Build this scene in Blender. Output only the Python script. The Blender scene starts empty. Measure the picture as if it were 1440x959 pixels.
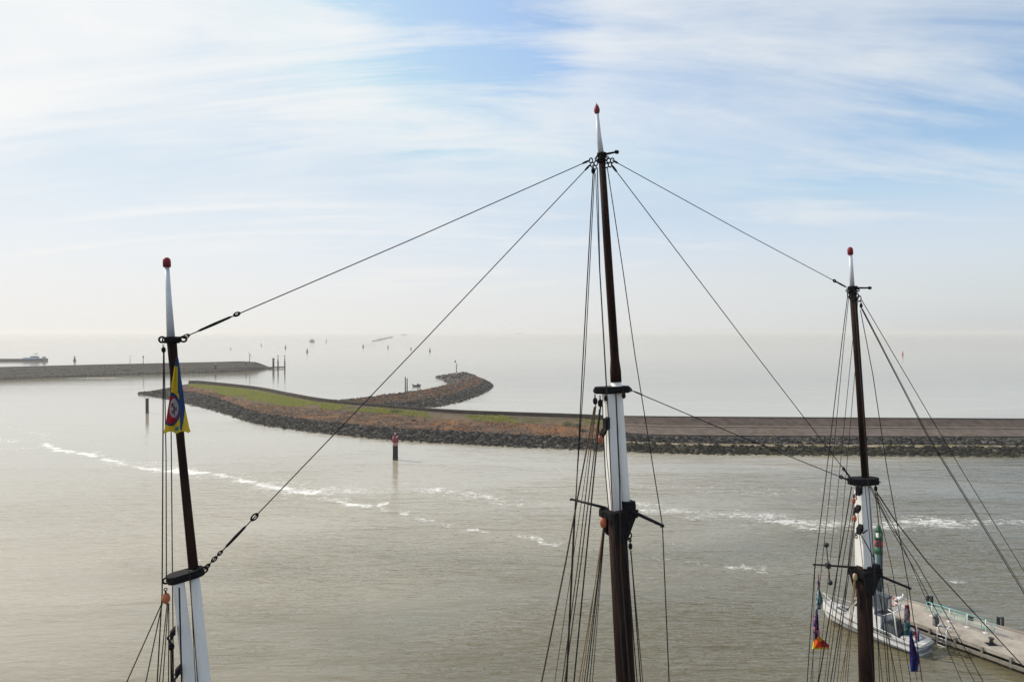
import bpy, math, random
import numpy as np
from mathutils import Vector, Matrix, noise as mnoise
random.seed(7); rng = np.random.default_rng(7)
S = bpy.context.scene
COL = S.collection
R = math.radians

# ------------------------------------------------------------------ camera
F = 960.0; CX, CY = 720.0, 479.5; HOR = 466.0; CH = 26.0
PITCH = math.atan((CY - HOR) / F)
cd = bpy.data.cameras.new("camera"); cam = bpy.data.objects.new("camera", cd); COL.objects.link(cam)
cam.location = (0, 0, CH); cam.rotation_euler = (math.pi/2 - PITCH, 0, 0)
cd.sensor_width = 36; cd.lens = 24; cd.clip_start = 0.1; cd.clip_end = 90000
S.camera = cam
FW = Vector((0, math.cos(PITCH), -math.sin(PITCH))); UP = Vector((0, math.sin(PITCH), math.cos(PITCH)))
CL = Vector((0, 0, CH))
def ray(px, py): return Vector((1, 0, 0))*((px-CX)/F) + UP*((CY-py)/F) + FW
def P(px, py, d): return CL + ray(px, py)*d            # a place seen at px,py, d metres in front
def G(px, py, z=0.0):                                   # a place seen at px,py, at height z
    r = ray(px, py); return CL + r*((z-CH)/r.z)

# ------------------------------------------------------------------ materials
MATS = {}
def nodes_of(m):
    m.use_nodes = True; return m.node_tree.nodes, m.node_tree.links
def mat(name, col, rough=0.6, col2=None, scale=4.0, metal=0.0, bump=0.0, bscale=None, detail=4.0, lo=0.35, hi=0.65, coords='Object', spec=0.5, stretch=None):
    if name in MATS: return MATS[name]
    m = bpy.data.materials.new(name); n, l = nodes_of(m); b = n['Principled BSDF']
    b.inputs['Roughness'].default_value = rough; b.inputs['Metallic'].default_value = metal
    b.inputs['Specular IOR Level'].default_value = spec if rough < .79 else spec*.12
    b.inputs['Base Color'].default_value = (*col, 1)
    tc = n.new('ShaderNodeTexCoord'); src = tc.outputs[coords]
    if stretch:
        mp = n.new('ShaderNodeMapping'); mp.inputs['Scale'].default_value = stretch; l.new(src, mp.inputs[0]); src = mp.outputs[0]
    if col2 is not None:
        t = n.new('ShaderNodeTexNoise'); t.inputs['Scale'].default_value = scale; t.inputs['Detail'].default_value = detail; t.inputs['Roughness'].default_value = 0.65
        l.new(src, t.inputs['Vector'])
        r = n.new('ShaderNodeValToRGB'); r.color_ramp.elements[0].position = lo; r.color_ramp.elements[1].position = hi
        r.color_ramp.elements[0].color = (*col, 1); r.color_ramp.elements[1].color = (*col2, 1)
        l.new(t.outputs['Fac'], r.inputs['Fac']); l.new(r.outputs['Color'], b.inputs['Base Color'])
    if bump:
        t2 = n.new('ShaderNodeTexNoise'); t2.inputs['Scale'].default_value = bscale or scale*3; t2.inputs['Detail'].default_value = 5
        l.new(src, t2.inputs['Vector'])
        bp = n.new('ShaderNodeBump'); bp.inputs['Distance'].default_value = bump; bp.inputs['Strength'].default_value = 0.8
        l.new(t2.outputs['Fac'], bp.inputs['Height']); l.new(bp.outputs['Normal'], b.inputs['Normal'])
    MATS[name] = m; return m

M_brown = mat('dark_varnished_spar', (0.007, 0.0035, 0.003), 0.62, (0.030, 0.014, 0.010), 4.0, bump=0.006, bscale=14, stretch=(1, 1, .15), spec=.05)
M_white = mat('white_spar_paint', (0.78, 0.78, 0.77), 0.5, (0.50, 0.47, 0.43), 2.6, bump=0.004, bscale=9, lo=.52, hi=.86, stretch=(1, 1, .16), detail=8)
M_polew = mat('pale_grey_pole_paint', (0.62, 0.65, 0.69), 0.4, (0.52, 0.55, 0.6), 3)
M_iron = mat('black_iron', (0.006, 0.0065, 0.009), 0.7, (0.010, 0.010, 0.012), 9, spec=.10)
M_red = mat('red_paint', (0.24, 0.016, 0.024), 0.5, (0.16, 0.012, 0.018), 6, spec=.25)
M_block = mat('varnished_wood_block', (0.52, 0.15, 0.065), 0.4, (0.36, 0.09, 0.04), 14)
M_blockp = mat('pale_wood_block', (0.55, 0.40, 0.24), 0.5, (0.42, 0.3, 0.18), 12)
M_wire = mat('tarred_wire', (0.010, 0.010, 0.011), 0.7, spec=.15)
M_hemp = mat('tan_rope', (0.10, 0.074, 0.054), 0.9, (0.055, 0.042, 0.032), 30, spec=.1)
M_hempl = mat('ochre_rope', (0.24, 0.165, 0.09), 0.9, (0.15, 0.10, 0.06), 30)
M_hempg = mat('grey_rope', (0.05, 0.043, 0.043), 0.9, (0.03, 0.027, 0.027), 30, spec=.1)
M_steel = mat('galvanised_steel', (0.18, 0.18, 0.19), 0.4, metal=0.7)
M_rock = mat('dark_basalt', (0.013, 0.0122, 0.0115), 0.85, (0.062, 0.056, 0.049), 0.9, bump=0.05, bscale=4)
M_rockl = mat('pale_basalt', (0.05, 0.047, 0.042), 0.85, (0.13, 0.122, 0.108), 1.1, bump=0.05, bscale=4)
M_rockk = mat('black_basalt', (0.006, 0.006, 0.007), 0.8, (0.02, 0.02, 0.02), 1.1, bump=0.05, bscale=4, spec=.3)
M_weed = mat('weedy_basalt', (0.013, 0.013, 0.008), 0.8, (0.062, 0.056, 0.03), 0.7, bump=0.05, bscale=4)
M_rockb = mat('slate_rubble', (0.018, 0.017, 0.018), 0.85, (0.08, 0.074, 0.07), 0.7, bump=0.05, bscale=4)
M_orange = mat('lichened_setts', (0.085, 0.063, 0.050), 0.9, (0.20, 0.096, 0.042), 0.16, bump=0.08, bscale=2.2, detail=9, lo=.38, hi=.62)
M_orock = mat('ochre_stone', (0.075, 0.055, 0.043), 0.9, (0.22, 0.10, 0.042), 0.45, bump=0.04, bscale=4, lo=.4, hi=.6)
M_grock = mat('grey_stone', (0.09, 0.08, 0.072), 0.9, (0.19, 0.16, 0.14), 0.5, bump=0.04, bscale=4)
M_setts = mat('grey_brown_revetment', (0.078, 0.061, 0.053), 0.95, (0.165, 0.134, 0.118), 0.6, bump=0.05, bscale=2.5, detail=9, lo=.3, hi=.7)
M_sand = mat('sandy_berm', (0.17, 0.14, 0.09), 0.95, (0.30, 0.245, 0.185), 0.4, bump=0.05, bscale=3, lo=.4, hi=.6)
M_walld = mat('dark_parapet', (0.04, 0.03, 0.024), 0.9, (0.075, 0.058, 0.045), 0.5, bump=0.03, bscale=3)
M_wallr = mat('rusty_brown_parapet', (0.050, 0.037, 0.032), 0.95, (0.118, 0.090, 0.078), 0.55, bump=0.03, bscale=3, detail=8, lo=.35, hi=.7)
M_coping = mat('stone_coping', (0.04, 0.036, 0.031), 0.9, (0.065, 0.058, 0.05), 0.8)
M_path = mat('pale_ledge', (0.17, 0.135, 0.11), 0.95, (0.24, 0.195, 0.16), 0.7)
M_soil = mat('grassy_soil', (0.075, 0.07, 0.028), 0.95, (0.135, 0.10, 0.07), 0.16, detail=7, lo=.42, hi=.58)
M_grass = mat('grass_blades', (0.17, 0.20, 0.04), 0.85, (0.36, 0.34, 0.10), 0.35, lo=.3, hi=.7)
M_shrub = mat('shrub_leaves', (0.03, 0.055, 0.016), 0.8, (0.07, 0.10, 0.03), 1.2)
M_dyke = mat('grey_dyke_stone', (0.016, 0.015, 0.012), 0.95, (0.062, 0.056, 0.046), 0.25, bump=0.15, bscale=0.8, detail=9, lo=.3, hi=.7)
M_dykew = mat('wet_dyke_foot', (0.02, 0.0185, 0.015), 0.8, (0.045, 0.04, 0.03), 0.2, bump=0.15, bscale=0.8, detail=9)
M_pile = mat('dark_steel_pile', (0.010, 0.011, 0.013), 0.6, (0.018, 0.018, 0.020), 1.5, spec=.10)
M_pileg = mat('grey_steel_pile', (0.10, 0.11, 0.12), 0.5, (0.15, 0.155, 0.16), 2)
M_dred = mat('faded_dark_red', (0.16, 0.03, 0.03), 0.6)
M_chip = mat('worn_pink_band', (0.45, 0.30, 0.29), 0.7, (0.25, 0.08, 0.08), 8)
M_green = mat('signal_green', (0.012, 0.115, 0.062), 0.6, (0.008, 0.08, 0.045), 4)
M_bandr = mat('signal_red', (0.28, 0.022, 0.04), 0.6)
M_teal = mat('dark_teal_tube', (0.03, 0.07, 0.085), 0.5, (0.02, 0.05, 0.06), 3)
M_hull = mat('white_gelcoat', (0.66, 0.66, 0.66), 0.35, (0.44, 0.44, 0.42), 1.3, lo=.45, hi=.8, stretch=(1, 1, .5), detail=7)
M_hullg = mat('grey_rubber', (0.10, 0.115, 0.12), 0.7)
M_deckg = mat('blue_grey_deck', (0.055, 0.07, 0.085), 0.8, (0.095, 0.112, 0.128), 2)
M_deckw = mat('cream_deck', (0.58, 0.56, 0.53), 0.7, (0.50, 0.48, 0.45), 3)
M_glass = mat('dark_window_glass', (0.012, 0.016, 0.02), 0.06)
M_canvas = mat('slate_canvas', (0.07, 0.085, 0.105), 0.85, (0.10, 0.115, 0.135), 3)
M_clear = mat('clear_vinyl_pane', (0.42, 0.40, 0.385), 0.25)
M_lring = mat('faded_red_ring', (0.45, 0.12, 0.12), 0.6)
M_black = mat('black_plastic', (0.014, 0.015, 0.016), 0.5)
M_dgreen = mat('dark_green_slats', (0.012, 0.035, 0.022), 0.5)
M_conc = mat('pontoon_concrete', (0.25, 0.22, 0.19), 0.95, (0.41, 0.37, 0.32), 0.8, bump=0.01, bscale=6, detail=9)
M_timber = mat('weathered_fender_timber', (0.16, 0.145, 0.125), 0.9, (0.24, 0.22, 0.19), 1.5, stretch=(1, 1, 4))
M_shadow = mat('shade_painted_pontoon_side', (0.007, 0.007, 0.006), 0.9, spec=.05)  # near-black colour painted in for the shade under the pontoon deck
M_turq = mat('turquoise_steel', (0.16, 0.46, 0.43), 0.45, (0.20, 0.52, 0.48), 3)
M_rail = mat('white_steel_tube', (0.68, 0.69, 0.69), 0.4)
M_blueship = mat('ship_blue', (0.05, 0.14, 0.36), 0.5)
M_shipdk = mat('ship_dark_hull', (0.03, 0.035, 0.04), 0.6)
M_shipw = mat('ship_white', (0.6, 0.65, 0.7), 0.5)
M_bdark = mat('dark_buoy_paint', (0.03, 0.035, 0.035), 0.6)
M_bred = mat('buoy_red', (0.45, 0.03, 0.03), 0.5)

# ------------------------------------------------------------------ mesh helper
class MB:
    def __init__(s): s.v = []; s.f = []; s.m = []; s.sm = []
    def add(s, vs, fs, mi=0, smooth=False):
        o = len(s.v); s.v += [tuple(v) for v in vs]
        for f in fs: s.f.append(tuple(i+o for i in f)); s.m.append(mi); s.sm.append(smooth)
    def box(s, c, size, ax=None, mi=0):
        c = Vector(c); X, Y, Z = ax or (Vector((1, 0, 0)), Vector((0, 1, 0)), Vector((0, 0, 1)))
        hx, hy, hz = [k/2 for k in size]; vs = []
        for k in (-1, 1):
            for a, b in ((-1, -1), (1, -1), (1, 1), (-1, 1)): vs.append(c + X*(a*hx) + Y*(b*hy) + Z*(k*hz))
        s.add(vs, [(0, 3, 2, 1), (4, 5, 6, 7), (0, 1, 5, 4), (1, 2, 6, 5), (2, 3, 7, 6), (3, 0, 4, 7)], mi)
    def tube(s, pts, rad, n=8, mi=0, smooth=True, caps=True, section=None):
        pts = [Vector(p) for p in pts]
        if not hasattr(rad, '__len__'): rad = [rad]*len(pts)
        rings = []; ref = None
        for i, p in enumerate(pts):
            t = (pts[min(i+1, len(pts)-1)] - pts[max(i-1, 0)]).normalized()
            if section: a, b = section
            else:
                if ref is None: ref = Vector((0, 0, 1)) if abs(t.z) < 0.9 else Vector((1, 0, 0))
                a = (ref - t*ref.dot(t)).normalized(); b = t.cross(a); ref = a
            rings.append([p + (a*math.cos(q) + b*math.sin(q))*rad[i] for q in [2*math.pi*k/n for k in range(n)]])
        s._rings(rings, mi, smooth, caps)
    def _rings(s, rings, mi, smooth, caps):
        n = len(rings[0]); o = len(s.v)
        for r in rings: s.v += [tuple(v) for v in r]
        for i in range(len(rings)-1):
            for k in range(n):
                a = o+i*n+k; b = o+i*n+(k+1) % n
                s.f.append((a, b, b+n, a+n)); s.m.append(mi); s.sm.append(smooth)
        if caps:
            s.f.append(tuple(o+k for k in reversed(range(n)))); s.m.append(mi); s.sm.append(False)
            e = o+(len(rings)-1)*n; s.f.append(tuple(e+k for k in range(n))); s.m.append(mi); s.sm.append(False)
    def squared(s, pts, half, f, sd, ch=0.22, mi=0):              # chamfered square spar along pts
        rings = []
        for p, h in zip(pts, half):
            c = h*(1-ch)
            q = [(h, -c), (h, c), (c, h), (-c, h), (-h, c), (-h, -c), (-c, -h), (c, -h)]
            rings.append([Vector(p) + f*a + sd*b for a, b in q])
        s._rings(rings, mi, False, True)
    def ring(s, c, nrm, R0, r, n=14, m=6, mi=0, stretch=1.0, up=None):
        nrm = Vector(nrm).normalized(); a = Vector(up) if up else nrm.orthogonal(); a = (a - nrm*a.dot(nrm)).normalized(); b = nrm.cross(a); c = Vector(c); o = len(s.v)
        for i in range(n):
            t = 2*math.pi*i/n; d = a*math.cos(t)*stretch + b*math.sin(t); cc = c + d*R0
            for j in range(m):
                u = 2*math.pi*j/m; s.v.append(tuple(cc + d*(r*math.cos(u)) + nrm*(r*math.sin(u))))
        for i in range(n):
            for j in range(m):
                s.f.append((o+i*m+j, o+((i+1) % n)*m+j, o+((i+1) % n)*m+(j+1) % m, o+i*m+(j+1) % m)); s.m.append(mi); s.sm.append(True)
    def prism(s, poly, dv, mi=0):                                  # polygon extruded along dv
        n = len(poly); dv = Vector(dv); vs = [Vector(p) for p in poly] + [Vector(p)+dv for p in poly]
        fs = [tuple(reversed(range(n))), tuple(range(n, 2*n))] + [(k, (k+1) % n, n+(k+1) % n, n+k) for k in range(n)]
        s.add(vs, fs, mi)
    def rock(s, c, r, mi=0):
        q = ICO * (1 + rng.uniform(-.28, .28, (12, 1))) * (r*rng.uniform(.7, 1.3, 3)) * np.array([1, 1, .75])
        a = rng.uniform(0, 6.28); ca, sa = math.cos(a), math.sin(a)
        q = q @ np.array([[ca, sa, 0], [-sa, ca, 0], [0, 0, 1]]) + np.array(c)
        o = len(s.v); s.v += [tuple(x) for x in q]
        s.f += [(a+o, b+o, c_+o) for a, b, c_ in ICOF]; s.m += [mi]*20; s.sm += [False]*20
    def build(s, name, mats, parent=None, base=None):
        me = bpy.data.meshes.new(name)
        b = Vector(base) if base is not None else Vector((0, 0, 0))
        me.from_pydata([(x-b.x, y-b.y, z-b.z) for x, y, z in s.v], [], s.f)
        if not isinstance(mats, (list, tuple)): mats = [mats]
        for m in mats: me.materials.append(m)
        me.polygons.foreach_set('material_index', s.m); me.polygons.foreach_set('use_smooth', s.sm)
        me.update()
        o = bpy.data.objects.new(name, me); COL.objects.link(o)
        if parent is not None: o.parent = parent
        elif base is not None: o.location = b
        return o
g = (1+5**.5)/2
ICO = np.array([(-1, g, 0), (1, g, 0), (-1, -g, 0), (1, -g, 0), (0, -1, g), (0, 1, g), (0, -1, -g), (0, 1, -g), (g, 0, -1), (g, 0, 1), (-g, 0, -1), (-g, 0, 1)]) / math.sqrt(1+g*g)
ICOF = [(0, 11, 5), (0, 5, 1), (0, 1, 7), (0, 7, 10), (0, 10, 11), (1, 5, 9), (5, 11, 4), (11, 10, 2), (10, 7, 6), (7, 1, 8), (3, 9, 4), (3, 4, 2), (3, 2, 6), (3, 6, 8), (3, 8, 9), (4, 9, 5), (2, 4, 11), (6, 2, 10), (8, 6, 7), (9, 8, 1)]

def tag(o, label=None, cat=None, group=None, kind=None):
    if label: o['label'] = label
    if cat: o['category'] = cat
    if group: o['group'] = group
    if kind: o['kind'] = kind
    return o
def thing(name, loc, label, cat, group=None, rz=0):
    o = bpy.data.objects.new(name, None); COL.objects.link(o); o.location = loc; o.rotation_euler = (0, 0, rz); o.empty_display_size = .3
    return tag(o, label, cat, group)
def dup(root, loc, label, group=None, sc=1.0):
    r = root.copy(); COL.objects.link(r); r.location = loc; r['label'] = label; r.scale = (sc, sc, sc)
    if group: r['group'] = group
    for ch in list(root.children):
        c = ch.copy(); COL.objects.link(c); c.parent = r
        for gch in ch.children:
            d = gch.copy(); COL.objects.link(d); d.parent = c
    return r

# ------------------------------------------------------------------ light and sky
SUN_AZ, SUN_EL = R(-64), R(39)                       # left of the view, ahead of the camera
sund = Vector((math.sin(SUN_AZ)*math.cos(SUN_EL), math.cos(SUN_AZ)*math.cos(SUN_EL), math.sin(SUN_EL)))
ld = bpy.data.lights.new('sun', 'SUN'); ld.energy = 3.0; ld.angle = R(0.6); ld.color = (1, .92, .79)
lo = bpy.data.objects.new('sun', ld); COL.objects.link(lo); lo.rotation_euler = sund.to_track_quat('Z', 'Y').to_euler(); lo.location = (-40, 20, 60)

W = bpy.data.worlds.new("World"); S.world = W; W.use_nodes = True
n, l = W.node_tree.nodes, W.node_tree.links
bg = n['Background']; bg.inputs['Strength'].default_value = 0.1
sky = n.new('ShaderNodeTexSky'); sky.sky_type = 'NISHITA'; sky.sun_disc = False
sky.sun_elevation = SUN_EL; sky.sun_rotation = SUN_AZ; sky.altitude = 0; sky.dust_density = 2.0; sky.air_density = 1.0
def nd(t, **k):
    x = n.new(t)
    for a, b in k.items(): setattr(x, a, b)
    return x
def mth(op, a, b=None, c=None, clamp=False):
    x = nd('ShaderNodeMath', operation=op, use_clamp=clamp)
    for i, q in enumerate((a, b, c)):
        if q is None: continue
        if isinstance(q, (int, float)): x.inputs[i].default_value = q
        else: l.new(q, x.inputs[i])
    return x.outputs[0]
def mrange(v, a, b, c, d, interp='SMOOTHSTEP'):
    x = nd('ShaderNodeMapRange', interpolation_type=interp)
    for i, q in zip((1, 2, 3, 4), (a, b, c, d)): x.inputs[i].default_value = q
    l.new(v, x.inputs[0]); return x.outputs[0]
def mixc(fac, a, b):
    x = nd('ShaderNodeMix', data_type='RGBA')
    if isinstance(fac, (int, float)): x.inputs[0].default_value = fac
    else: l.new(fac, x.inputs[0])
    for q, i in ((a, 6), (b, 7)):
        if isinstance(q, tuple): x.inputs[i].default_value = (*q, 1)
        else: l.new(q, x.inputs[i])
    return x.outputs[2]
tc = nd('ShaderNodeTexCoord'); sep = nd('ShaderNodeSeparateXYZ'); l.new(tc.outputs['Generated'], sep.inputs[0])
dx, dy, dz = sep.outputs
zz = mth('ADD', mth('MAXIMUM', dz, 0.0), 0.20)
comb = nd('ShaderNodeCombineXYZ'); l.new(mth('DIVIDE', dx, zz), comb.inputs[0]); l.new(mth('DIVIDE', dy, zz), comb.inputs[1])
def cloud(rot, sc, scale, detail, rough, dist, offs=(0, 0, 0)):
    mp = nd('ShaderNodeMapping'); mp.inputs['Rotation'].default_value = (0, 0, R(rot)); mp.inputs['Scale'].default_value = sc; mp.inputs['Location'].default_value = offs
    l.new(comb.outputs[0], mp.inputs[0])
    t = nd('ShaderNodeTexNoise'); t.inputs['Scale'].default_value = scale; t.inputs['Detail'].default_value = detail; t.inputs['Roughness'].default_value = rough; t.inputs['Distortion'].default_value = dist
    l.new(mp.outputs[0], t.inputs['Vector']); return t.outputs['Fac']
big = cloud(-12, (.55, 1.0, 1), 0.85, 5, .5, .6, (3.1, 1.7, 0))
wisp = cloud(-16, (.30, 1.5, 1), 1.5, 9, .62, .9, (0.4, 5.2, 0))
fine = cloud(20, (.8, 1.2, 1), 9.0, 4, .6, .3, (7.4, 2.2, 0))
sdot = mth('ADD', mth('ADD', mth('MULTIPLY', dx, sund.x), mth('MULTIPLY', dy, sund.y)), mth('MULTIPLY', dz, sund.z))
cov = mth('ADD', mth('MULTIPLY', big, .85), mth('MULTIPLY', wisp, 0.77))
cov = mth('ADD', cov, mth('MULTIPLY', fine, 0.16))
cov = mth('ADD', cov, mrange(sdot, 0.25, 0.95, -0.07, 0.10, 'LINEAR'))
cov = mrange(cov, 0.68, 1.06, 0.40, 1.0)
for (qx, qy, rad, amt) in ((655, 40, 11, .75), (380, 60, 8, .40), (1420, 190, 13, .42), (230, 170, 10, .26), (1190, 340, 9, .16), (1010, 60, 9, .12), (500, 150, 8, .2)):
    c = ray(qx, qy).normalized(); dd = mth('ADD', mth('ADD', mth('MULTIPLY', dx, c.x), mth('MULTIPLY', dy, c.y)), mth('MULTIPLY', dz, c.z)); dd = mth('ADD', dd, mth('MULTIPLY', mth('SUBTRACT', .5, wisp), .035))
    cov = mth('SUBTRACT', cov, mth('MULTIPLY', mrange(dd, math.cos(R(rad)), 1.0, 0, amt), mrange(wisp, .30, .66, 1.25, .35)))
cov = mth('MAXIMUM', cov, 0.08)
low = mrange(dz, 0.03, 0.27, 1.0, 0.0)
cov = mth('MAXIMUM', cov, mth('MULTIPLY', low, 0.97))
ccol = mixc(mrange(sdot, 0.1, 0.85, 0, 1, 'LINEAR'), (5.9, 6.3, 6.65), (7.35, 7.4, 7.4))
lowc = mixc(mrange(sdot, -0.1, 0.8, 0, 1, 'LINEAR'), (5.3, 5.45, 5.55), (7.05, 6.9, 6.65))
ccol = mixc(mrange(dz, 0.0, 0.15, 0.95, 0), ccol, lowc)
# thinner, greyer cloud on the side of the sky away from the sun
back = mrange(sdot, -0.7, 0.15, 0.55, 1.0)
skyb = nd('ShaderNodeMix', data_type='RGBA', blend_type='MULTIPLY'); skyb.inputs[0].default_value = 1
l.new(sky.outputs[0], skyb.inputs[6]); skyb.inputs[7].default_value = (1.32, 1.46, 1.50, 1)
# thin high veil: the clear parts never glare more than the cloud around them
vmn = nd('ShaderNodeVectorMath', operation='MINIMUM'); l.new(skyb.outputs[2], vmn.inputs[0]); l.new(mixc(mrange(sdot, .2, .9, 0, 1), (3.5, 4.9, 6.5), (5.6, 6.4, 7.1)), vmn.inputs[1])
fin = mixc(mth('MULTIPLY', cov, back), vmn.outputs[0], ccol)
l.new(fin, bg.inputs['Color'])

# ------------------------------------------------------------------ water (ring-shaped grid, foam density carried as an attribute)
xs = np.concatenate([-np.geomspace(27000, 190, 26), np.arange(-175, 120.1, 0.8), np.geomspace(135, 27000, 26)])
ys = np.concatenate([-np.geomspace(3000, 60, 8), np.arange(-40, 32, 12), np.arange(36, 215, 0.8), np.arange(216, 380, 2.5), np.geomspace(390, 27000, 30)])
XX, YY = np.meshgrid(xs, ys); nx, ny = len(xs), len(ys)
foam = np.zeros_like(XX)
FOAM = [  # pixels along the streak, half width in metres, density
    ([(60, 624), (90, 633), (130, 638), (155, 647), (210, 658), (250, 661), (305, 667), (350, 676), (395, 685), (440, 691)], 1.0, 1.30),
    ([(150, 650), (220, 655), (320, 672), (400, 688), (470, 697)], 4.0, .62),
    ([(380, 682), (430, 690), (470, 692)], 3.6, .72),
    ([(450, 694), (520, 690), (590, 688), (640, 692), (700, 701), (760, 709)], 3.4, .60),
    ([(615, 689), (645, 691), (668, 695), (705, 704)], 2.2, .80),
    ([(470, 702), (505, 709), (530, 709)], .9, 1.25), ([(538, 714), (558, 720)], .8, 1.2),
    ([(565, 722), (600, 729), (640, 740), (672, 743)], .75, .95), ([(672, 744), (730, 750), (780, 763), (800, 765)], .55, .88),
    ([(790, 764), (850, 773), (900, 780), (970, 787), (1035, 794), (1100, 802)], .6, .72),
    ([(880, 708), (920, 716), (981, 723), (1053, 726), (1090, 727)], 3.0, .62),
    ([(905, 711), (960, 721), (1010, 724)], 1.6, .72),
    ([(1088, 730), (1120, 735), (1150, 742), (1180, 738), (1240, 739), (1290, 733), (1340, 735)], 2.2, .88),
    ([(1180, 737), (1263, 738), (1303, 731), (1380, 735), (1460, 738)], 3.0, .60),
    ([(990, 689), (1036, 686)], 2.2, .55), ([(1080, 693), (1160, 692), (1230, 690)], 2.4, .5), ([(885, 680), (905, 684)], 2, .5),
    ([(940, 755), (975, 772), (970, 787)], 1.0, .45), ([(1100, 775), (1120, 783), (1160, 792)], 1.6, .45),
    ([(1288, 808), (1310, 818), (1348, 818)], .75, .80), ([(1352, 821), (1372, 824), (1394, 825)], .55, 1.0), ([(1405, 810), (1440, 815)], 1.0, .5),
    ([(-30, 572), (0, 562), (33, 553), (60, 548), (95, 542)], 2.4, .80), ([(-20, 541), (60, 537), (140, 531), (200, 528.5)], 2.0, 1.0),
    ([(0, 632), (40, 629), (75, 626)], 1.8, .70), ([(45, 607), (60, 612), (95, 615)], 1.6, .68), ([(-20, 585), (20, 600), (50, 615), (75, 631)], 1.4, .56), ([(0, 615), (25, 620)], 1.5, .65),
    ([(500, 680), (700, 690), (860, 705)], 6.0, .36), ([(880, 690), (1100, 705), (1440, 715)], 7.0, .33), ([(0, 600), (60, 640), (160, 652)], 8.0, .22),
]
WX = .7*np.sin(.31*XX+.17*YY)+.6*np.sin(.83*XX-.41*YY+1); WY = .6*np.sin(.21*XX+.35*YY+2)+.5*np.sin(.67*XX+.9*YY)+.3*np.sin(1.7*XX)
for pts, hw, dens in FOAM:
    hw = hw*1.35; dens = dens*.97
    w = [G(a, b) for a, b in pts]
    for a, b in zip(w[:-1], w[1:]):
        ax, ay = a.x, a.y; ex, ey = b.x-ax, b.y-ay; L2 = ex*ex+ey*ey
        t = np.clip(((XX-ax)*ex+(YY-ay)*ey)/L2, 0, 1)
        d = np.hypot(XX-ax-t*ex+WX, YY-ay-t*ey+WY)
        foam = np.maximum(foam, dens*np.clip(1.25-d/hw/1.35, 0, 1))
verts = np.stack([XX, YY, np.zeros_like(XX)], -1).reshape(-1, 3).astype(np.float32)
ii = (np.arange(ny-1)[:, None]*nx + np.arange(nx-1)[None]).ravel()
faces = np.stack([ii, ii+1, ii+1+nx, ii+nx], -1).astype(np.int32)
me = bpy.data.meshes.new('water'); me.vertices.add(len(verts)); me.vertices.foreach_set('co', verts.ravel())
me.loops.add(faces.size); me.loops.foreach_set('vertex_index', faces.ravel())
me.polygons.add(len(faces)); me.polygons.foreach_set('loop_start', np.arange(0, faces.size, 4, dtype=np.int32))
me.update(calc_edges=True)
at = me.attributes.new('foam', 'FLOAT', 'POINT'); at.data.foreach_set('value', foam.ravel().astype(np.float32))
water = bpy.data.objects.new('water', me); COL.objects.link(water); tag(water, kind='structure')

m = bpy.data.materials.new('harbour_water'); n, l = nodes_of(m); me.materials.append(m)
b = n['Principled BSDF']; b.inputs['IOR'].default_value = 1.62; b.inputs['Roughness'].default_value = 0.06
geo = nd('ShaderNodeNewGeometry'); pos = geo.outputs['Position']
def wn(rot, sc, scale, detail, rough, dist=0.0, src=None):
    mp = nd('ShaderNodeMapping'); mp.inputs['Rotation'].default_value = (0, 0, R(rot)); mp.inputs['Scale'].default_value = sc
    l.new(src or pos, mp.inputs[0])
    t = nd('ShaderNodeTexNoise'); t.inputs['Scale'].default_value = scale; t.inputs['Detail'].default_value = detail; t.inputs['Roughness'].default_value = rough; t.inputs['Distortion'].default_value = dist
    l.new(mp.outputs[0], t.inputs['Vector']); return t.outputs['Fac']
sp = nd('ShaderNodeSeparateXYZ'); l.new(pos, sp.inputs[0])
# murky silty water; sky brightness painted into its colour towards left and middle distance
sheen_noise = wn(20, (.5, 1.4, 1), .035, 4, .55, .5)
sheen_pos = mth('ADD', sp.outputs[0], mth('MULTIPLY', sp.outputs[1], -1.3)); sheen_pos = mth('ADD', sheen_pos, mth('MULTIPLY', mth('SUBTRACT', sheen_noise, .5), 110))
sheen_fac = mth('MULTIPLY', mrange(sheen_pos, -160, -45, 1, 0), mrange(sp.outputs[1], 180, 400, 1, .15))
base = mixc(sheen_fac, (0.118, 0.103, 0.058), (0.37, 0.332, 0.252))
# foam
fa = nd('ShaderNodeAttribute', attribute_name='foam')
f1 = wn(10, (.7, 1.0, 1), 1.35, 7, .72, 1.0); f2 = wn(-8, (.35, 1.5, 1), .32, 3, .55, .5)
fn = mth('ADD', mth('MULTIPLY', f1, .72), mth('MULTIPLY', f2, .28))
th = mth('SUBTRACT', 0.86, mth('MULTIPLY', fa.outputs['Fac'], 0.56))
fn = mth('ADD', mth('MULTIPLY', mth('SUBTRACT', fn, .5), 2.2), .5)
fm = mth('MULTIPLY', mth('SUBTRACT', fn, th), 3.1, clamp=True)
fm = mth('MULTIPLY', fm, mth('MULTIPLY', mth('GREATER_THAN', fa.outputs['Fac'], 0.02), 0.9))
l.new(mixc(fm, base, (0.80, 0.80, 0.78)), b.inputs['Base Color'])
l.new(mrange(fm, 0, 1, 0.09, 0.7, 'LINEAR'), b.inputs['Roughness'])
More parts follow.
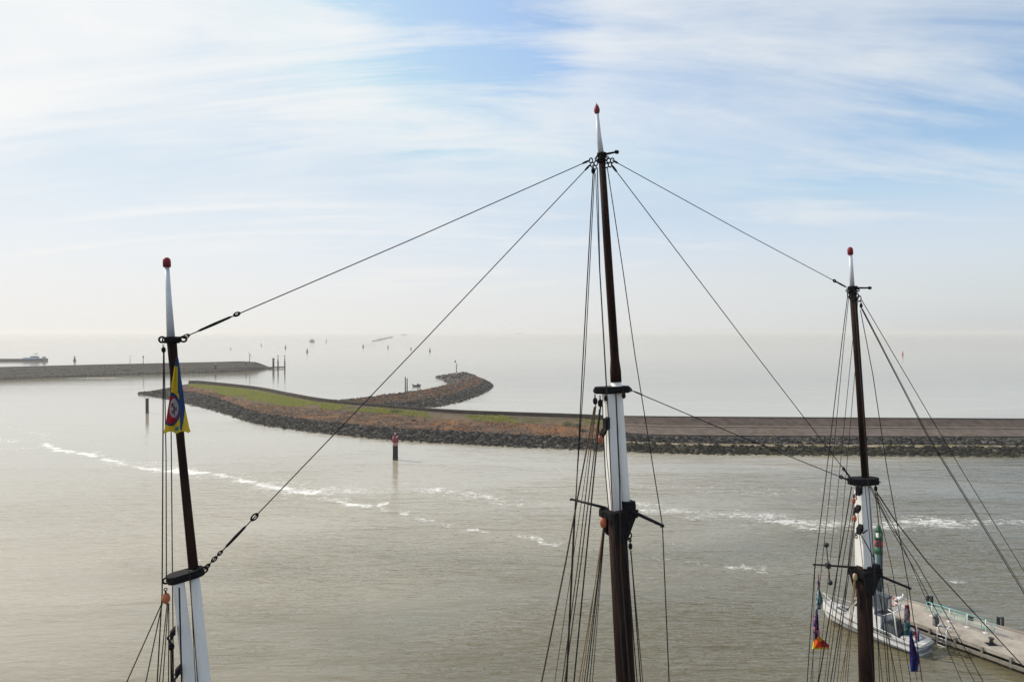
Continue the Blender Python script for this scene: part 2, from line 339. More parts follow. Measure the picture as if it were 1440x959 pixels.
# ripples: small wind waves, stronger in patches, calmer far out and to the left
r1 = wn(22, (.30, 1.15, 1), 1.8, 3, .55, .5); r2 = wn(-12, (.22, 1.0, 1), .72, 3, .5, .5); r3 = wn(8, (.25, .8, 1), .22, 2, .5, .2)
patch = mrange(wn(15, (.5, 1.2, 1), .03, 3, .55, .6), .36, .62, .50, 1.25)
dist = mrange(sp.outputs[1], 45, 165, .95, .12)
calm = mrange(sp.outputs[0], -150, -45, .45, 1.0)
h = mth('ADD', mth('ADD', mth('MULTIPLY', r1, .19), mth('MULTIPLY', r2, .36)), mth('MULTIPLY', r3, .34))
h = mth('MULTIPLY', h, mth('MULTIPLY', patch, mth('MULTIPLY', dist, calm)))
far = mrange(sp.outputs[1], 330, 900, 1.0, 0.15); h = mth('MULTIPLY', h, far)
bp = nd('ShaderNodeBump'); bp.inputs['Strength'].default_value = 1.0; bp.inputs['Distance'].default_value = 1.0
l.new(h, bp.inputs['Height']); l.new(bp.outputs[0], b.inputs['Normal'])

# ------------------------------------------------------------------ haze
HZ = MB(); HZ.box((0, 12000, 16.4), (60000, 36000, 34.8)); hz = HZ.build('haze', []); tag(hz, kind='stuff')
m = bpy.data.materials.new('sea_haze'); n, l = nodes_of(m); n.remove(n['Principled BSDF'])
pv = nd('ShaderNodeVolumePrincipled'); pv.inputs['Color'].default_value = (.94, .935, .925, 1); pv.inputs['Density'].default_value = 0.00026; pv.inputs['Anisotropy'].default_value = 0.22
l.new(pv.outputs[0], n['Material Output'].inputs['Volume']); hz.data.materials.append(m)

# ------------------------------------------------------------------ breakwaters
def catmull(st, per):
    st = np.array(st, float); out = []
    for i in range(len(st)-1):
        p0, p1, p2, p3 = st[max(i-1, 0)], st[i], st[i+1], st[min(i+2, len(st)-1)]
        k = max(2, int(abs(p2[0]-p1[0])/per)) if per > 0 else int(-per)
        for j in range(k):
            t = j/k; out.append(.5*((2*p1)+(p2-p0)*t+(2*p0-5*p1+4*p2-p3)*t*t+(3*p1-p0-3*p2+p3)*t**3))
    out.append(st[-1]); return np.array(out)
def sheet(mb, rows, a, b, sub=5, mi=0, jit=0.0, sink=0.0):            # rows[i][k] -> Vector ; surface between profile points a and b
    o = len(mb.v); k = sub+1
    for r in rows:
        for j in range(k):
            p = r[a].lerp(r[b], j/sub)
            z = p.z - sink + (jit*mnoise.noise((p.x*.35, p.y*.35, 1.3))*2 if 0 < j < sub else 0)
            mb.v.append((p.x, p.y, z))
    for i in range(len(rows)-1):
        for j in range(sub):
            mb.f.append((o+i*k+j, o+(i+1)*k+j, o+(i+1)*k+j+1, o+i*k+j+1)); mb.m.append(mi); mb.sm.append(False)
def scatter(rows, a, b, count, cond=None, t0=0.0, t1=1.0):
    ar = []
    for i in range(len(rows)-1):
        A, B, C, D = rows[i][a], rows[i+1][a], rows[i][b], rows[i+1][b]
        ar.append(((C-A).cross(B-A).length + (B-D).cross(C-D).length)/2)
    ar = np.array(ar); ar /= ar.sum()
    for i in rng.choice(len(ar), size=count, p=ar):
        u = rng.random(); t = t0+(t1-t0)*rng.random()
        p = rows[i][a].lerp(rows[i+1][a], u).lerp(rows[i][b].lerp(rows[i+1][b], u), t)
        if cond is None or cond(i+u, t, p): yield p

# main breakwater: columns of the photograph turned into ground sections
#  px, waterline, rock top, berm, slope top, wall foot, wall top | heights
ST = [
 (195, 553.5, 552.6, 552.3, 552, 552, 552,   0, .45, .5, .55, .55, .55),
 (215, 558, 550.6, 550, 549.2, 549, 549,   0, .9, 1.0, 1.15, 1.2, 1.2),
 (240, 563, 549, 548, 546, 544.5, 544,   0, 1.2, 1.35, 1.8, 2.2, 2.2),
 (265, 569.5, 553, 551, 544, 540, 535.5, 0, 1.3, 1.5, 2.6, 3.3, 4),
 (300, 578, 560, 558, 551, 542, 537.5,   0, 1.3, 1.5, 2.7, 3.5, 4),
 (360, 597, 581, 579, 566, 548.5, 544,   0, 1.3, 1.5, 2.8, 3.5, 4),
 (410, 604.5, 589, 587, 571, 558.5, 553.5, 0, 1.3, 1.5, 2.8, 3.5, 4),
 (460, 611, 595.5, 593, 575, 566.5, 561.5, 0, 1.3, 1.5, 2.8, 3.5, 4),
 (560, 620.5, 605, 602, 583, 575.5, 571, 0, 1.3, 1.5, 2.8, 3.5, 4),
 (640, 625, 608.5, 606, 590, 582, 576.5, 0, 1.3, 1.5, 2.8, 3.5, 4),
 (720, 629, 613, 610.5, 594, 585, 579.5, 0, 1.3, 1.5, 2.8, 3.5, 4),
 (800, 632.5, 617, 614.5, 596.5, 588, 582, 0, 1.2, 1.4, 2.7, 3.5, 4),
 (850, 635, 621, 618.5, 603, 592, 584, 0, 1.1, 1.2, 2.4, 3.5, 4),
 (900, 637.5, 624.5, 621, 610, 597.5, 585.3, 0, 1.0, 1.1, 2.2, 3.5, 4),
 (1000, 640, 627, 623.5, 612, 599, 586.2, 0, 1.0, 1.1, 2.2, 3.5, 4),
 (1220, 642, 628.5, 625, 613, 600.3, 587.6, 0, 1.0, 1.1, 2.2, 3.5, 4),
 (1440, 643.5, 629.5, 626, 613.5, 601.5, 589, 0, 1.0, 1.1, 2.2, 3.5, 4),
 (1700, 645, 631, 627.5, 615, 603, 590.5, 0, 1.0, 1.1, 2.2, 3.5, 4)]
SS = catmull(ST, 9)
rows = []
for s in SS:
    px = s[0]; pr = [G(px, s[1+k], max(0, s[7+k])) for k in range(5)]
    w = pr[4]; r = ray(px, s[6]); hd = math.hypot(w.x, w.y) + 4.2*min(1, max(0, (px-846)/20)); t = hd/math.hypot(r.x, r.y); top = CL + r*t
    pr[0].z = -0.6
    rows.append(pr+[top])
WS = [i for i, s in enumerate(SS) if s[0] >= 262]; w0 = WS[0]          # where the parapet begins
iR = next(i for i, s in enumerate(SS) if s[0] >= 866)
# rear: wall thickness then a back slope into the sea
for i, r in enumerate(rows):
    a, c = rows[max(i-1, 0)][4], rows[min(i+1, len(rows)-1)][4]
    tg = (c-a); tg.z = 0; tg.normalize(); nrm = Vector((-tg.y, tg.x, 0))
    if nrm.y < 0: nrm = -nrm
    k = min(1, max(0.0, (SS[i][0]-197)/60))
    r.append(r[5] + nrm*(.9*k+.05)); q = r[4] + nrm*(1+7.5*k); q.z = -.6; r.append(q); q2 = r[6].copy(); q2.z = r[4].z-.4*k; r.append(q2)
bwb = rows[len(rows)//2][0].copy(); bwb.z = 0
bw = thing('breakwater', bwb, 'long curving breakwater with black boulder foot, orange stone slope, grass strip and low parapet', 'breakwater')
mb = MB(); sheet(mb, rows, 0, 1, 4, 0, .15, .25); sheet(mb, rows[:iR+1], 1, 2, 2, 0, 0, .12); sheet(mb, rows[iR:], 2, 3, 3, 1, .1, .2)
mb.build('boulder_bed', [M_rock, M_rockb], bw, bwb)
mb = MB()
LEFT = rows[:iR+1]; RIGHT = rows[iR:]
sheet(mb, LEFT, 2, 3, 9, 0, .12)
mb.build('stone_slope', [M_orange], bw, bwb)
mb = MB(); sheet(mb, rows[w0:iR+1], 3, 4, 8, 0, .10); mb.build('grass_bank', [M_soil], bw, bwb)
mb = MB(); sheet(mb, rows[:w0+1], 3, 4, 4, 0, .05); sheet(mb, rows[:w0+1], 4, 7, 3, 0, .1); sheet(mb, rows[w0:], 8, 7, 4, 0, .1); mb.build('rear_slope', [M_rockb], bw, bwb)
mb = MB(); sheet(mb, RIGHT, 1, 2, 3, 0, .05); mb.build('sandy_berm', [M_sand], bw, bwb)
mb = MB(); sheet(mb, RIGHT, 3, 4, 6, 0, .04); mb.build('stone_slope', [M_setts], bw, bwb)
def wallpart(rr, m1, label):
    mb = MB(); rings = []
    for r in rr:
        f, bk = r[4], r[6]; zt = r[5].z-.14
        u_ = r[5]; rings.append([Vector((f.x, f.y, f.z-.5)), Vector((f.x, f.y, f.z)), Vector((u_.x, u_.y, zt)), Vector((bk.x, bk.y, zt)), Vector((bk.x, bk.y, f.z-.6))])
    mb._rings(rings, 0, False, True); o = mb.build('parapet_wall', [m1], bw, bwb); o['label'] = label
    mb = MB(); rings = []
    for r in rr:
        f, bk = r[5], r[6]; dv = (bk-f); dv.z = 0; dv = dv.normalized()*.06; z1 = r[5].z
        rings.append([Vector((f.x, f.y, z1-.137))-dv, Vector((f.x, f.y, z1))-dv, Vector((bk.x, bk.y, z1))+dv, Vector((bk.x, bk.y, z1-.137))+dv])
    mb._rings(rings, 0, False, True); mb.build('coping', [M_coping], o, bwb)
wallpart(rows[w0:iR+1], M_walld, 'dark brown low parapet behind the grass')
wallpart(rows[iR:], M_wallr, 'pinkish brown taller parapet on the straight part')
mb = MB(); rings = []
for r in rows[w0:]:
    f = r[4]; dv = (r[6]-r[4]); dv.z = 0; dv.normalize(); a = f-dv*.9
    za = r[4].z + (r[3].z-r[4].z)*min(1, .9/max(.5, (r[3]-r[4]).length))
    rings.append([Vector((f.x, f.y, f.z-.2))-dv*.01, Vector((a.x, a.y, za-.3)), Vector((a.x, a.y, f.z+.05)), Vector((f.x, f.y, f.z+.07))-dv*.01])
mb._rings(rings, 0, False, True); mb.build('ledge', [M_path], bw, bwb)
# boulders
mb = MB()
PK = lambda base: int(rng.choice([base, 3, 4], p=[.50, .22, .28]))
for p in scatter(rows[:iR+1], 0, 1, 7200): mb.rock((p.x, p.y, p.z+rng.uniform(-.15, .36)), rng.uniform(.24, .62)*rng.choice([.8, 1, 1.25]), PK(0))
for p in scatter(rows[:iR+1], 1, 2, 900): mb.rock((p.x, p.y, p.z+rng.uniform(-.1, .15)), rng.uniform(.22, .45), PK(0))
for p in scatter(rows[iR:], 0, 1, 2600): mb.rock((p.x, p.y, p.z+rng.uniform(-.15, .3)), rng.uniform(.28, .62), int(rng.choice([1, 3, 4], p=[.6, .08, .32])))
for p in scatter(rows[iR:], 2, 3, 1500, None, .0, .72): mb.rock((p.x, p.y, p.z+rng.uniform(-.05, .2)), rng.uniform(.25, .55), PK(2))
tag(mb.build('boulder_armour', [M_rock, M_weed, M_rockb, M_rockl, M_rockk], bw, bwb), kind='stuff')
mb = MB()
for p in scatter(LEFT, 2, 3, 4200, None, 0, .95): mb.rock((p.x, p.y, p.z+rng.uniform(-.08, .04)), rng.uniform(.12, .34), 0 if rng.random() < .62 else 1)
for p in scatter(RIGHT, 1, 2, 350): mb.rock((p.x, p.y, p.z), rng.uniform(.1, .25), 1)
tag(mb.build('loose_stone', [M_orock, M_grock], bw, bwb), kind='stuff')
# grass tufts
def tuft(mb, p, hgt, nb, spread, mi=0):
    for _ in range(nb):
        a = rng.uniform(0, 6.28); rr = rng.uniform(0, spread); q = Vector((p.x+rr*math.cos(a), p.y+rr*math.sin(a), p.z))
        d = Vector((math.cos(a), math.sin(a), 0))*rng.uniform(.1, .6)*hgt; s_ = Vector((-math.sin(a), math.cos(a), 0))*hgt*.22
        h2 = hgt*rng.uniform(.6, 1.15); tip = q+d+Vector((0, 0, h2)); mid = q+d*.4+Vector((0, 0, h2*.6))
        mb.add([q-s_, q+s_, mid+s_*.8, tip, mid-s_*.8], [(0, 1, 2, 3, 4)], mi)
mb = MB()
def gc(i, t, p):
    px = SS[min(w0+int(i), len(SS)-1)][0]
    nz = mnoise.noise((p.x*.09, p.y*.09, 2.0))
    return (t > -.05+.75*max(0, -nz)+.1*mnoise.noise((p.x*.5, p.y*.5, 7.0))) and (px < 470 or (px < 600 and nz > -.12) or nz > .10) and t < 1.02-.25*abs(mnoise.noise((p.x*.2, p.y*.2, 3.0))) 
for p in scatter(rows[w0:iR+1], 3, 4, 11000, gc, -.14, .93): tuft(mb, p, rng.uniform(.18, .5), 4, .4)
tag(mb.build('grass', [M_grass], bw, bwb), kind='stuff')
gn, gl = M_grass.node_tree.nodes, M_grass.node_tree.links
tr = gn.new('ShaderNodeBsdfTranslucent'); tr.inputs[0].default_value = (.34, .36, .07, 1); mx = gn.new('ShaderNodeMixShader'); mx.inputs[0].default_value = .4
gl.new(gn['Principled BSDF'].outputs[0], mx.inputs[1]); gl.new(tr.outputs[0], mx.inputs[2]); gl.new(mx.outputs[0], gn['Material Output'].inputs['Surface'])
mb = MB()
for p in scatter(RIGHT, 3, 4, 900, lambda i, t, p: mnoise.noise((p.x*.11, p.y*.3, 5.0)) > .22): tuft(mb, p, rng.uniform(.12, .35), 3, .3)
for p in scatter(RIGHT, 1, 2, 700, lambda i, t, p: mnoise.noise((p.x*.10, p.y*.3, 8.0)) > .05): tuft(mb, p, rng.uniform(.1, .3), 3, .4)
for p in scatter(LEFT, 2, 3, 700, lambda i, t, p: t > .55 and mnoise.noise((p.x*.12, p.y*.12, 9.0)) > .18): tuft(mb, p, rng.uniform(.12, .4), 3, .35)
tag(mb.build('weeds', [M_grass], bw, bwb), kind='stuff')
# shrubs on the slope
def shrub(px, py, z, w, h, label):
    p = G(px, py, z); t = thing('shrub', p, label, 'shrub', 'shrubs on the breakwater slope')
    mb = MB()
    for _ in range(260):
        u = rng.normal(size=3); u /= np.linalg.norm(u); rr = rng.random()**.4
        c = Vector((u[0]*w*rr, u[1]*w*.7*rr, abs(u[2])*h*rr+.05)); a = Vector(rng.normal(size=3)).normalized(); b_ = a.orthogonal().normalized(); s_ = rng.uniform(.07, .16)
        mb.add([c-a*s_, c+b_*s_*.5, c+a*s_, c-b_*s_*.5], [(0, 1, 2, 3)])
    mb.build('foliage', M_shrub, t)
    mb = MB()
    for k in range(5): mb.tube([(0, 0, -.3), (math.cos(k*1.3)*w*.5, math.sin(k*1.3)*w*.4, h*.6)], [.04, .015], 5)
    mb.build('stem', M_walld, t)
shrub(798, 599, 2.5, 1.5, 1.3, 'dark round shrub left of the middle mast at the top of the orange slope')
shrub(813, 601, 2.3, 1.2, .9, 'paler low shrub just right of the dark round shrub by the middle mast')
shrub(820, 607, 1.9, .8, .6, 'lowest small shrub beside the middle mast, nearest the boulders')
shrub(703, 594, 2.6, .75, .45, 'tiny lone shrub on the orange slope between two grass strips')
shrub(582, 592.5, 2.2, .8, .6, 'tiny dark shrub on the orange slope right above the red topped pile')
shrub(557, 579.5, 3.2, 2.0, .9, 'broad dark bush in the grass under the low parapet')

# curved spit behind it
SP = [((-60, 214), (-66, 222), (-70, 234)), ((-31, 229), (-45.5, 249), (-53, 262)), ((-20.4, 245), (-35, 268), (-42, 281)), ((-13.5, 274), (-25, 295), (-34, 309)),
      ((-9.3, 306), (-20, 322), (-30, 327)), ((-9.5, 336), (-19.5, 343), (-31, 337)), ((-16, 368), (-25, 362), (-33.5, 345)), ((-27, 389), (-32.5, 377), (-37, 362)), ((-42, 393), (-42.5, 388), (-43, 383))]
fl = [(a[0][0], a[0][1], a[1][0], a[1][1], a[2][0], a[2][1], z) for a, z in zip(SP, (2.4, 2.6, 2.8, 3.2, 3.6, 3.9, 3.9, 2.6, .4))]
CC = catmull(fl, -8); srows = []
for c in CC:
    A = Vector((c[0], c[1], -.6)); C = Vector((c[2], c[3], c[6])); B = Vector((c[4], c[5], -.6)); M1 = A.lerp(C, .5); M1.z = c[6]*.42
    srows.append([A, M1, C, B])
sb = Vector((-25, 295, 0))
sp_ = thing('spit_breakwater', sb, 'hooked rubble spit with an orange crest curling out behind the grassy breakwater', 'breakwater')
mb = MB(); sheet(mb, srows, 0, 1, 4, 0, .3, .2); sheet(mb, srows, 1, 2, 4, 1, .3, .2); sheet(mb, srows, 2, 3, 5, 2, .3, .2); mb.build('rubble_core', [M_rock, M_orock, M_grock], sp_, sb)
mb = MB()
for p in scatter(srows, 0, 1, 2400): mb.rock((p.x, p.y, p.z+.1), rng.uniform(.4, .9), PK(0))
for p in scatter(srows, 2, 3, 2000): mb.rock((p.x, p.y, p.z+.1), rng.uniform(.4, .9), PK(2))
tag(mb.build('boulder_armour', [M_rock, M_rockb, M_grock, M_rockl, M_rockk], sp_, sb), kind='stuff')
mb = MB()
for p in scatter(srows, 1, 2, 2600): mb.rock((p.x, p.y, p.z+.05), rng.uniform(.3, .65), int(rng.choice([0, 1, 2], p=[.68, .17, .15])) if p.y < 348 else int(rng.choice([0, 1, 3], p=[.2, .5, .3])))
tag(mb.build('ochre_rubble', [M_orock, M_grock, M_rock, M_rockl], sp_, sb), kind='stuff')

# far dyke on the left
FD = [(-420, 560, 557, 546, 527, 526), (-160, 543.5, 541, 533, 519.5, 518.6), (0, 535, 532, 525.5, 516.5, 515.6), (100, 530, 528, 522, 514, 513.1), (200, 526.2, 524.4, 519, 511.7, 510.8), (300, 523.4, 521.8, 517, 509.5, 508.7), (345, 521.2, 520, 516, 508.6, 508), (362, 520, 519.3, 516.6, 511, 510.6), (380, 518.6, 518.2, 517.6, 517, 516.8)]
FZ = (0, .8, 2.6, 5.2, 5.2); FC = catmull(FD, 12); frows = []
for s in FC:
    k = min(1, max(.12, (384-s[0])/32)) if s[0] > 345 else 1
    pr = [G(s[0], s[1+i], FZ[i]*k) for i in range(4)]; pr[0].z = -.6
    t = pr[3]; dv = Vector((.45, .89, 0)); pr.append(t + dv*3*k); q = t+dv*(3+13*k); q.z = -.6; pr.append(q); frows.append(pr)
fb = frows[len(frows)//2][0].copy(); fb.z = 0
fd = thing('harbour_dyke', fb, 'long low grey harbour dyke at far left with a dark wet foot', 'dyke')
mb = MB(); sheet(mb, frows, 0, 1, 3, 0, .2); mb.build('wet_foot', [M_dykew], fd, fb)
mb = MB(); sheet(mb, frows, 1, 2, 5, 0, .3); sheet(mb, frows, 2, 3, 5, 0, .25); mb.build('stone_face', [M_dyke], fd, fb)
mb = MB(); sheet(mb, frows, 3, 4, 2, 0); sheet(mb, frows, 4, 5, 4, 0, .2); mb.build('crest', [M_dyke], fd, fb)
mb = MB()
for a in (1, 2, 3):
    rings = []
    for i, r in enumerate(frows[:-3]):
        p = r[a]; rings.append([p+Vector((0, -.3, -.3)), p+Vector((0, -.35, .22)), p+Vector((0, .4, .26)), p+Vector((0, .4, -.3))])
    mb._rings(rings, 0, False, True)
mb.build('kerb_ledge', [M_grock], fd, fb)
mb = MB()
for p in scatter(frows, 0, 1, 1500): mb.rock((p.x, p.y, p.z+.05), rng.uniform(.4, .8))
for p in scatter(frows, 1, 3, 2600): mb.rock((p.x, p.y, p.z-.05), rng.uniform(.2, .5), int(rng.choice([0, 1, 2], p=[.5, .3, .2])))
tag(mb.build('boulder_armour', [M_rock, M_dyke, M_rockk], fd, fb), kind='stuff')
mb = MB(); a, c = G(378, 518.6, 0), G(401, 517.8, 0)
for k in range(7): q = a.lerp(c, k/6); mb.tube([(q.x, q.y, -.6), (q.x, q.y, .9)], .18, 6)
mb.tube([(a.x, a.y, .9), (c.x, c.y, .8)], .45, 6); mb.build('low_jetty', [M_pile], fd, fb)

# ------------------------------------------------------------------ piles, lamps, beacons
def pile(px, py_base, py_top, wpx, label, kind='dark', name='mooring_pile', group='steel piles in the water'):
    b0 = G(px, py_base, 0); d = b0.y; k = d/F; H = (py_base-py_top)*k; r = wpx/2*k
    t = thing(name, b0, label, 'pile', group)
    if kind == 'redtop':
        mb = MB(); mb.tube([(0, 0, -2), (0, 0, H*.52), (0, 0, H*.54)], [r*.9, r*.9, r*.9], 20); mb.build('shaft', M_pile, t); mb = MB(); mb.tube([(0, 0, -.3), (0, 0, H*.10), (0, 0, H*.12)], [r*.94, r*.95, r*.91], 20); mb.build('weed_band', M_weed, t)
        mb = MB(); mb.tube([(0, 0, H*.541), (0, 0, H*.68)], [r*.93, r*.93], 20); mb.build('worn_band', M_chip, t)
        mb = MB(); mb.tube([(0, 0, H*.681), (0, 0, H*.84), (0, 0, H*.845)], [r*1.06, r*1.06, r*.95], 20); mb.build('red_collar', M_red, t)
        mb = MB(); mb.tube([(0, 0, H*.846), (0, 0, H*.93), (0, 0, H*.985), (0, 0, H*1.0)], [r*.8, r*.55, r*.35, r*.1], 16); o = mb.build('lantern_cone', M_red, t)
        mb = MB(); mb.tube([(0, 0, H*.99), (0, 0, H*1.03)], [r*.22, r*.15], 10); mb.build('lamp', M_shipw, o)
        for a in range(4):
            mb = MB(); mb.box((math.cos(a*1.57+.6)*r*.85, math.sin(a*1.57+.6)*r*.85, H*.88), (.16, .16, .26)); mb.build('lifting_lug', M_shipw, t)
    else:
        mt = {'dark': M_pile, 'grey': M_pileg}[kind]
        mb = MB(); mb.tube([(0, 0, -2), (0, 0, H*.95), (0, 0, H*.955)], [r, r, r*1.0], 18); mb.build('shaft', mt, t); mb = MB(); mb.tube([(0, 0, -.3), (0, 0, H*.13), (0, 0, H*.15)], [r*1.04, r*1.05, r*1.01], 18); mb.build('weed_band', M_weed, t)
        mb = MB(); mb.tube([(0, 0, H*.956), (0, 0, H*.985), (0, 0, H)], [r*1.08, r*1.08, r*.8], 18); mb.build('pile_cap', M_shipw if kind == 'dark' else M_pileg, t)
    return t
pile(556, 646.5, 609.5, 8.2, 'thick dark pile with a bright red top and white lamp before the boulders', 'redtop')
pile(207, 581, 559, 4.2, 'plain dark pile standing alone in calm water left of the yellow flag')
pile(303, 523, 511.5, 2.6, 'small distant pile against the grey dyke, left of the dyke lamp')
pile(346, 520.5, 508.5, 2.4, 'small distant pile at the tapering end of the grey dyke', group='steel piles in the water')
def beacon(px, py_base, py_top, wpx, label, col, mark):
    b0 = G(px, py_base, 0); k = b0.y/F; H = (py_base-py_top)*k; r = wpx/2*k
    t = thing('beacon_pile', b0, label, 'beacon', 'beacons off the dyke end')
    mb = MB(); mb.tube([(0, 0, -2), (0, 0, H*.62)], r, 12); mb.build('shaft', M_pile, t)
    mb = MB(); mb.tube([(0, 0, H*.621), (0, 0, H*.9)], r*(1.02 if mark == 'tube' else .45), 12); mb.build('upper_tube', col, t)
    mb = MB()
    if mark == 'tube': mb.tube([(0, 0, H*.901), (0, 0, H*.97), (0, 0, H)], [r*1.15, r*1.15, r*.5], 12)
    else:
        mb.tube([(0, 0, H*.90), (0, 0, H*.93), (0, 0, H*.99), (0, 0, H)], [r*.3, r*.95, r*.7, r*.2], 10)
    mb.build('topmark', M_bdark, t)
    if mark != 'tube': mb = MB(); mb.tube([(-r*1.2, 0, H*.72), (0, 0, H*.66), (r*1.2, 0, H*.72)], r*.35, 6); mb.build('cross_arm', M_bdark, t)
beacon(384.5, 519.5, 503.5, 2.9, 'leftmost beacon off the dyke end, thick with a blue grey upper tube', M_pileg, 'tube')
beacon(391, 519.5, 499.5, 2.0, 'middle beacon off the dyke end, thin with a pale topmark', M_pileg, 'cone')
beacon(400.5, 519.5, 499.8, 1.9, 'rightmost beacon off the dyke end, standing at the jetty tip', M_bdark, 'cone')
def lamp(px, py_base, py_top, z, label, heads, m_, name='lamp_post', group='lamp posts on the dyke', r=.11):
    b0 = G(px, py_base, z); k = b0.y/F; H = (py_base-py_top)*k
    t = thing(name, b0, label, 'lamp post', group)
    mb = MB(); mb.tube([(0, 0, -.6), (0, 0, H*.92)], [r*1.4, r], 8); mb.build('pole', m_, t)
    for hx, hz_, hr in heads:
        mb = MB(); mb.tube([(hx*.2, 0, H*hz_-hr*.6), (hx, 0, H*hz_-hr*.2)], .06, 6)
        mb.tube([(hx, 0, H*hz_-hr), (hx, 0, H*hz_-hr*.3), (hx, 0, H*hz_+hr*.6), (hx, 0, H*hz_+hr)], [hr*.4, hr, hr*.8, hr*.2], 10); mb.build('lamp_head', M_bdark, t)
    return t
lamp(183, 513, 500, 4.6, 'thin plain lamp post on the far grey dyke, leftmost of those there', [(0, .97, .22)], M_pileg)
lamp(201.5, 513, 499.5, 4.6, 'lamp post with round lantern on the far grey dyke, just right of the thinner one', [(0, .82, .5), (0, .98, .2)], M_dred, r=.16)
lamp(351, 510.5, 496.5, 4.2, 'lamp post with three branched heads near the tapering dyke end', [(-.55, .99, .3), (.45, .86, .36), (1.1, .66, .3)], M_pile, r=.16)
b0 = Vector((-28.5, 350, 3.3)); t = thing('beacon_tower', b0, 'banded beacon post with lantern on the hook of the rubble spit', 'beacon')
H = 7.6
for k in range(6):
    mb = MB(); mb.tube([(0, 0, -.5 if k == 0 else H*.11*k+.004), (0, 0, H*.11*(k+1))], .26, 12); mb.build('band', M_shipw if k % 2 else M_dred, t)
mb = MB(); mb.tube([(0, 0, H*.66), (0, 0, H*.70), (0, 0, H*.705)], [.3, .75, .75], 12); mb.build('gallery', M_shipw, t)
mb = MB(); mb.tube([(0, 0, H*.705), (0, 0, H*.82)], .4, 12); mb.tube([(0, 0, H*.82), (-.5, 0, H*.92)], .12, 6); mb.build('lantern', M_rail, t)
mb = MB(); mb.tube([(-.55, 0, H*.9), (-.6, 0, H*.95), (-.6, 0, H*1.02)], [.25, .5, .2], 10); mb.build('topmark', M_bdark, t)
for i, (px, top, base, z, h, lb) in enumerate([(648, 516, 0, 3.5, 2.6, 'short thin grey post right of the banded beacon on the spit'), (570, 530, 550, 0, 0, ''), (572.5, 532, 551.5, 0, 0, '')]):
    if i == 0:
        b0 = Vector((-26.3, 352, 3.4)); H = h; r = .09
    else:
        b0 = G(px, base, 0); H = (base-top)*b0.y/F; r = .26
        lb = 'left and taller of the twin thin poles standing in water by the spit' if i == 1 else 'right and slightly shorter of the twin thin poles by the spit'
    t = thing('marker_pole', b0, lb, 'pole', 'thin marker poles near the spit')
    mb = MB(); mb.tube([(0, 0, -1.5 if i else -.4), (0, 0, H*.97)], [r, r*.85], 10); mb.build('shaft', M_pileg if i == 0 else M_pile, t)
    mb = MB(); mb.tube([(0, 0, H*.971), (0, 0, H)], [r*1.1, r*.6], 10); mb.build('cap', M_pile, t)
# small open boat by the spit
b0 = G(586, 543.3, 0); t = thing('motor_boat', b0, 'tiny dark open boat floating beside the twin thin poles', 'boat', rz=R(8))
mb = MB(); rings = []
for x, hb, zk, zs in ((-1.8, .55, -.1, .75), (-.8, .8, -.25, .6), (.6, .75, -.25, .65), (1.5, .4, -.1, .9), (1.95, .04, .4, 1.1)):
    rings.append([Vector((x, -hb, zs)), Vector((x, -hb*.7, zk)), Vector((x, hb*.7, zk)), Vector((x, hb, zs))])
mb._rings(rings, 0, False, True); mb.build('hull', M_shipdk, t)
mb = MB(); mb.tube([(-1.85, 0, .3), (-1.9, 0, 1.25)], [.2, .26], 8); mb.build('outboard_motor', M_black, t)
mb = MB(); mb.box((.5, 0, .95), (.9, .9, .6)); mb.build('console', M_bdark, t)

# buoys
bz = G(105, 507.5, 0)
by = thing('channel_buoy', bz, 'dark channel buoy with topmark above the grey dyke, just right of the barge', 'buoy', 'channel buoys on the hazy water')
mb = MB(); mb.tube([(0, 0, -.8), (0, 0, .2), (0, 0, .9), (0, 0, 1.0)], [1.0, 1.25, 1.25, .9], 16); mb.build('float', M_bdark, by)
mb = MB(); mb.tube([(0, 0, 1.0), (0, 0, 3.0)], [.6, .42], 10)
for k in range(4): a = k*1.57+.78; mb.tube([(math.cos(a)*.9, math.sin(a)*.9, .95), (math.cos(a)*.3, math.sin(a)*.3, 3.6)], .08, 5)
mb.build('tower', M_bdark, by)
mb = MB(); mb.tube([(0, 0, 3.0), (0, 0, 3.3), (0, 0, 3.9), (0, 0, 4.5)], [.25, .5, .4, .05], 10); mb.build('topmark', M_bdark, by)
mb = MB(); mb.tube([(0, 0, 4.4), (0, 0, 5.0)], .07, 5); mb.build('antenna', M_bdark, by)
for px, py, sc, lb in [(401.5, 489.5, 1.15, 'small dark buoy above the beacons at the dyke end'), (432, 495, 1.1, 'dark buoy right of the dyke beacons, below the misty ferry'), (459, 480.5, 1.4, 'faint dot of a buoy just right of the misty ferry'),
                       (510.7, 488, 1.3, 'small dark buoy below the faint jetty, left of the long stay wire'), (545.7, 489, 1.0, 'very faint thin buoy left of the crossing stay wire'), (578, 491, .9, 'tiny faint buoy left of the buoy that stands above the spit'),
                       (604.5, 493.8, 1.05, 'dark buoy on open water above the root of the spit'), (324.5, 491, .6, 'faint speck of a buoy above the middle of the grey dyke'), (367.5, 486, .9, 'faintest speck of a buoy above the lamp at the dyke end')]:
    dup(by, G(px, py, 0), lb, None, sc)
p = G(1269.5, 499, 0); rb = thing('channel_buoy', p, 'red can buoy alone on open water right of the right mast', 'buoy', 'channel buoys on the hazy water')
mb = MB(); mb.tube([(0, 0, -.5), (0, 0, .9), (0, 0, .95)], [.9, 1.0, .8], 14); mb.build('float', M_bred, rb)
mb = MB(); mb.tube([(0, 0, .95), (0, 0, 3.2)], [.7, .55], 12); mb.build('tower', M_bred, rb)
mb = MB(); mb.tube([(0, 0, 3.4), (0, 0, 4.3)], [.45, .45], 12); mb.tube([(0, 0, 3.1), (0, 0, 3.45)], .1, 6); mb.build('topmark', M_bred, rb)
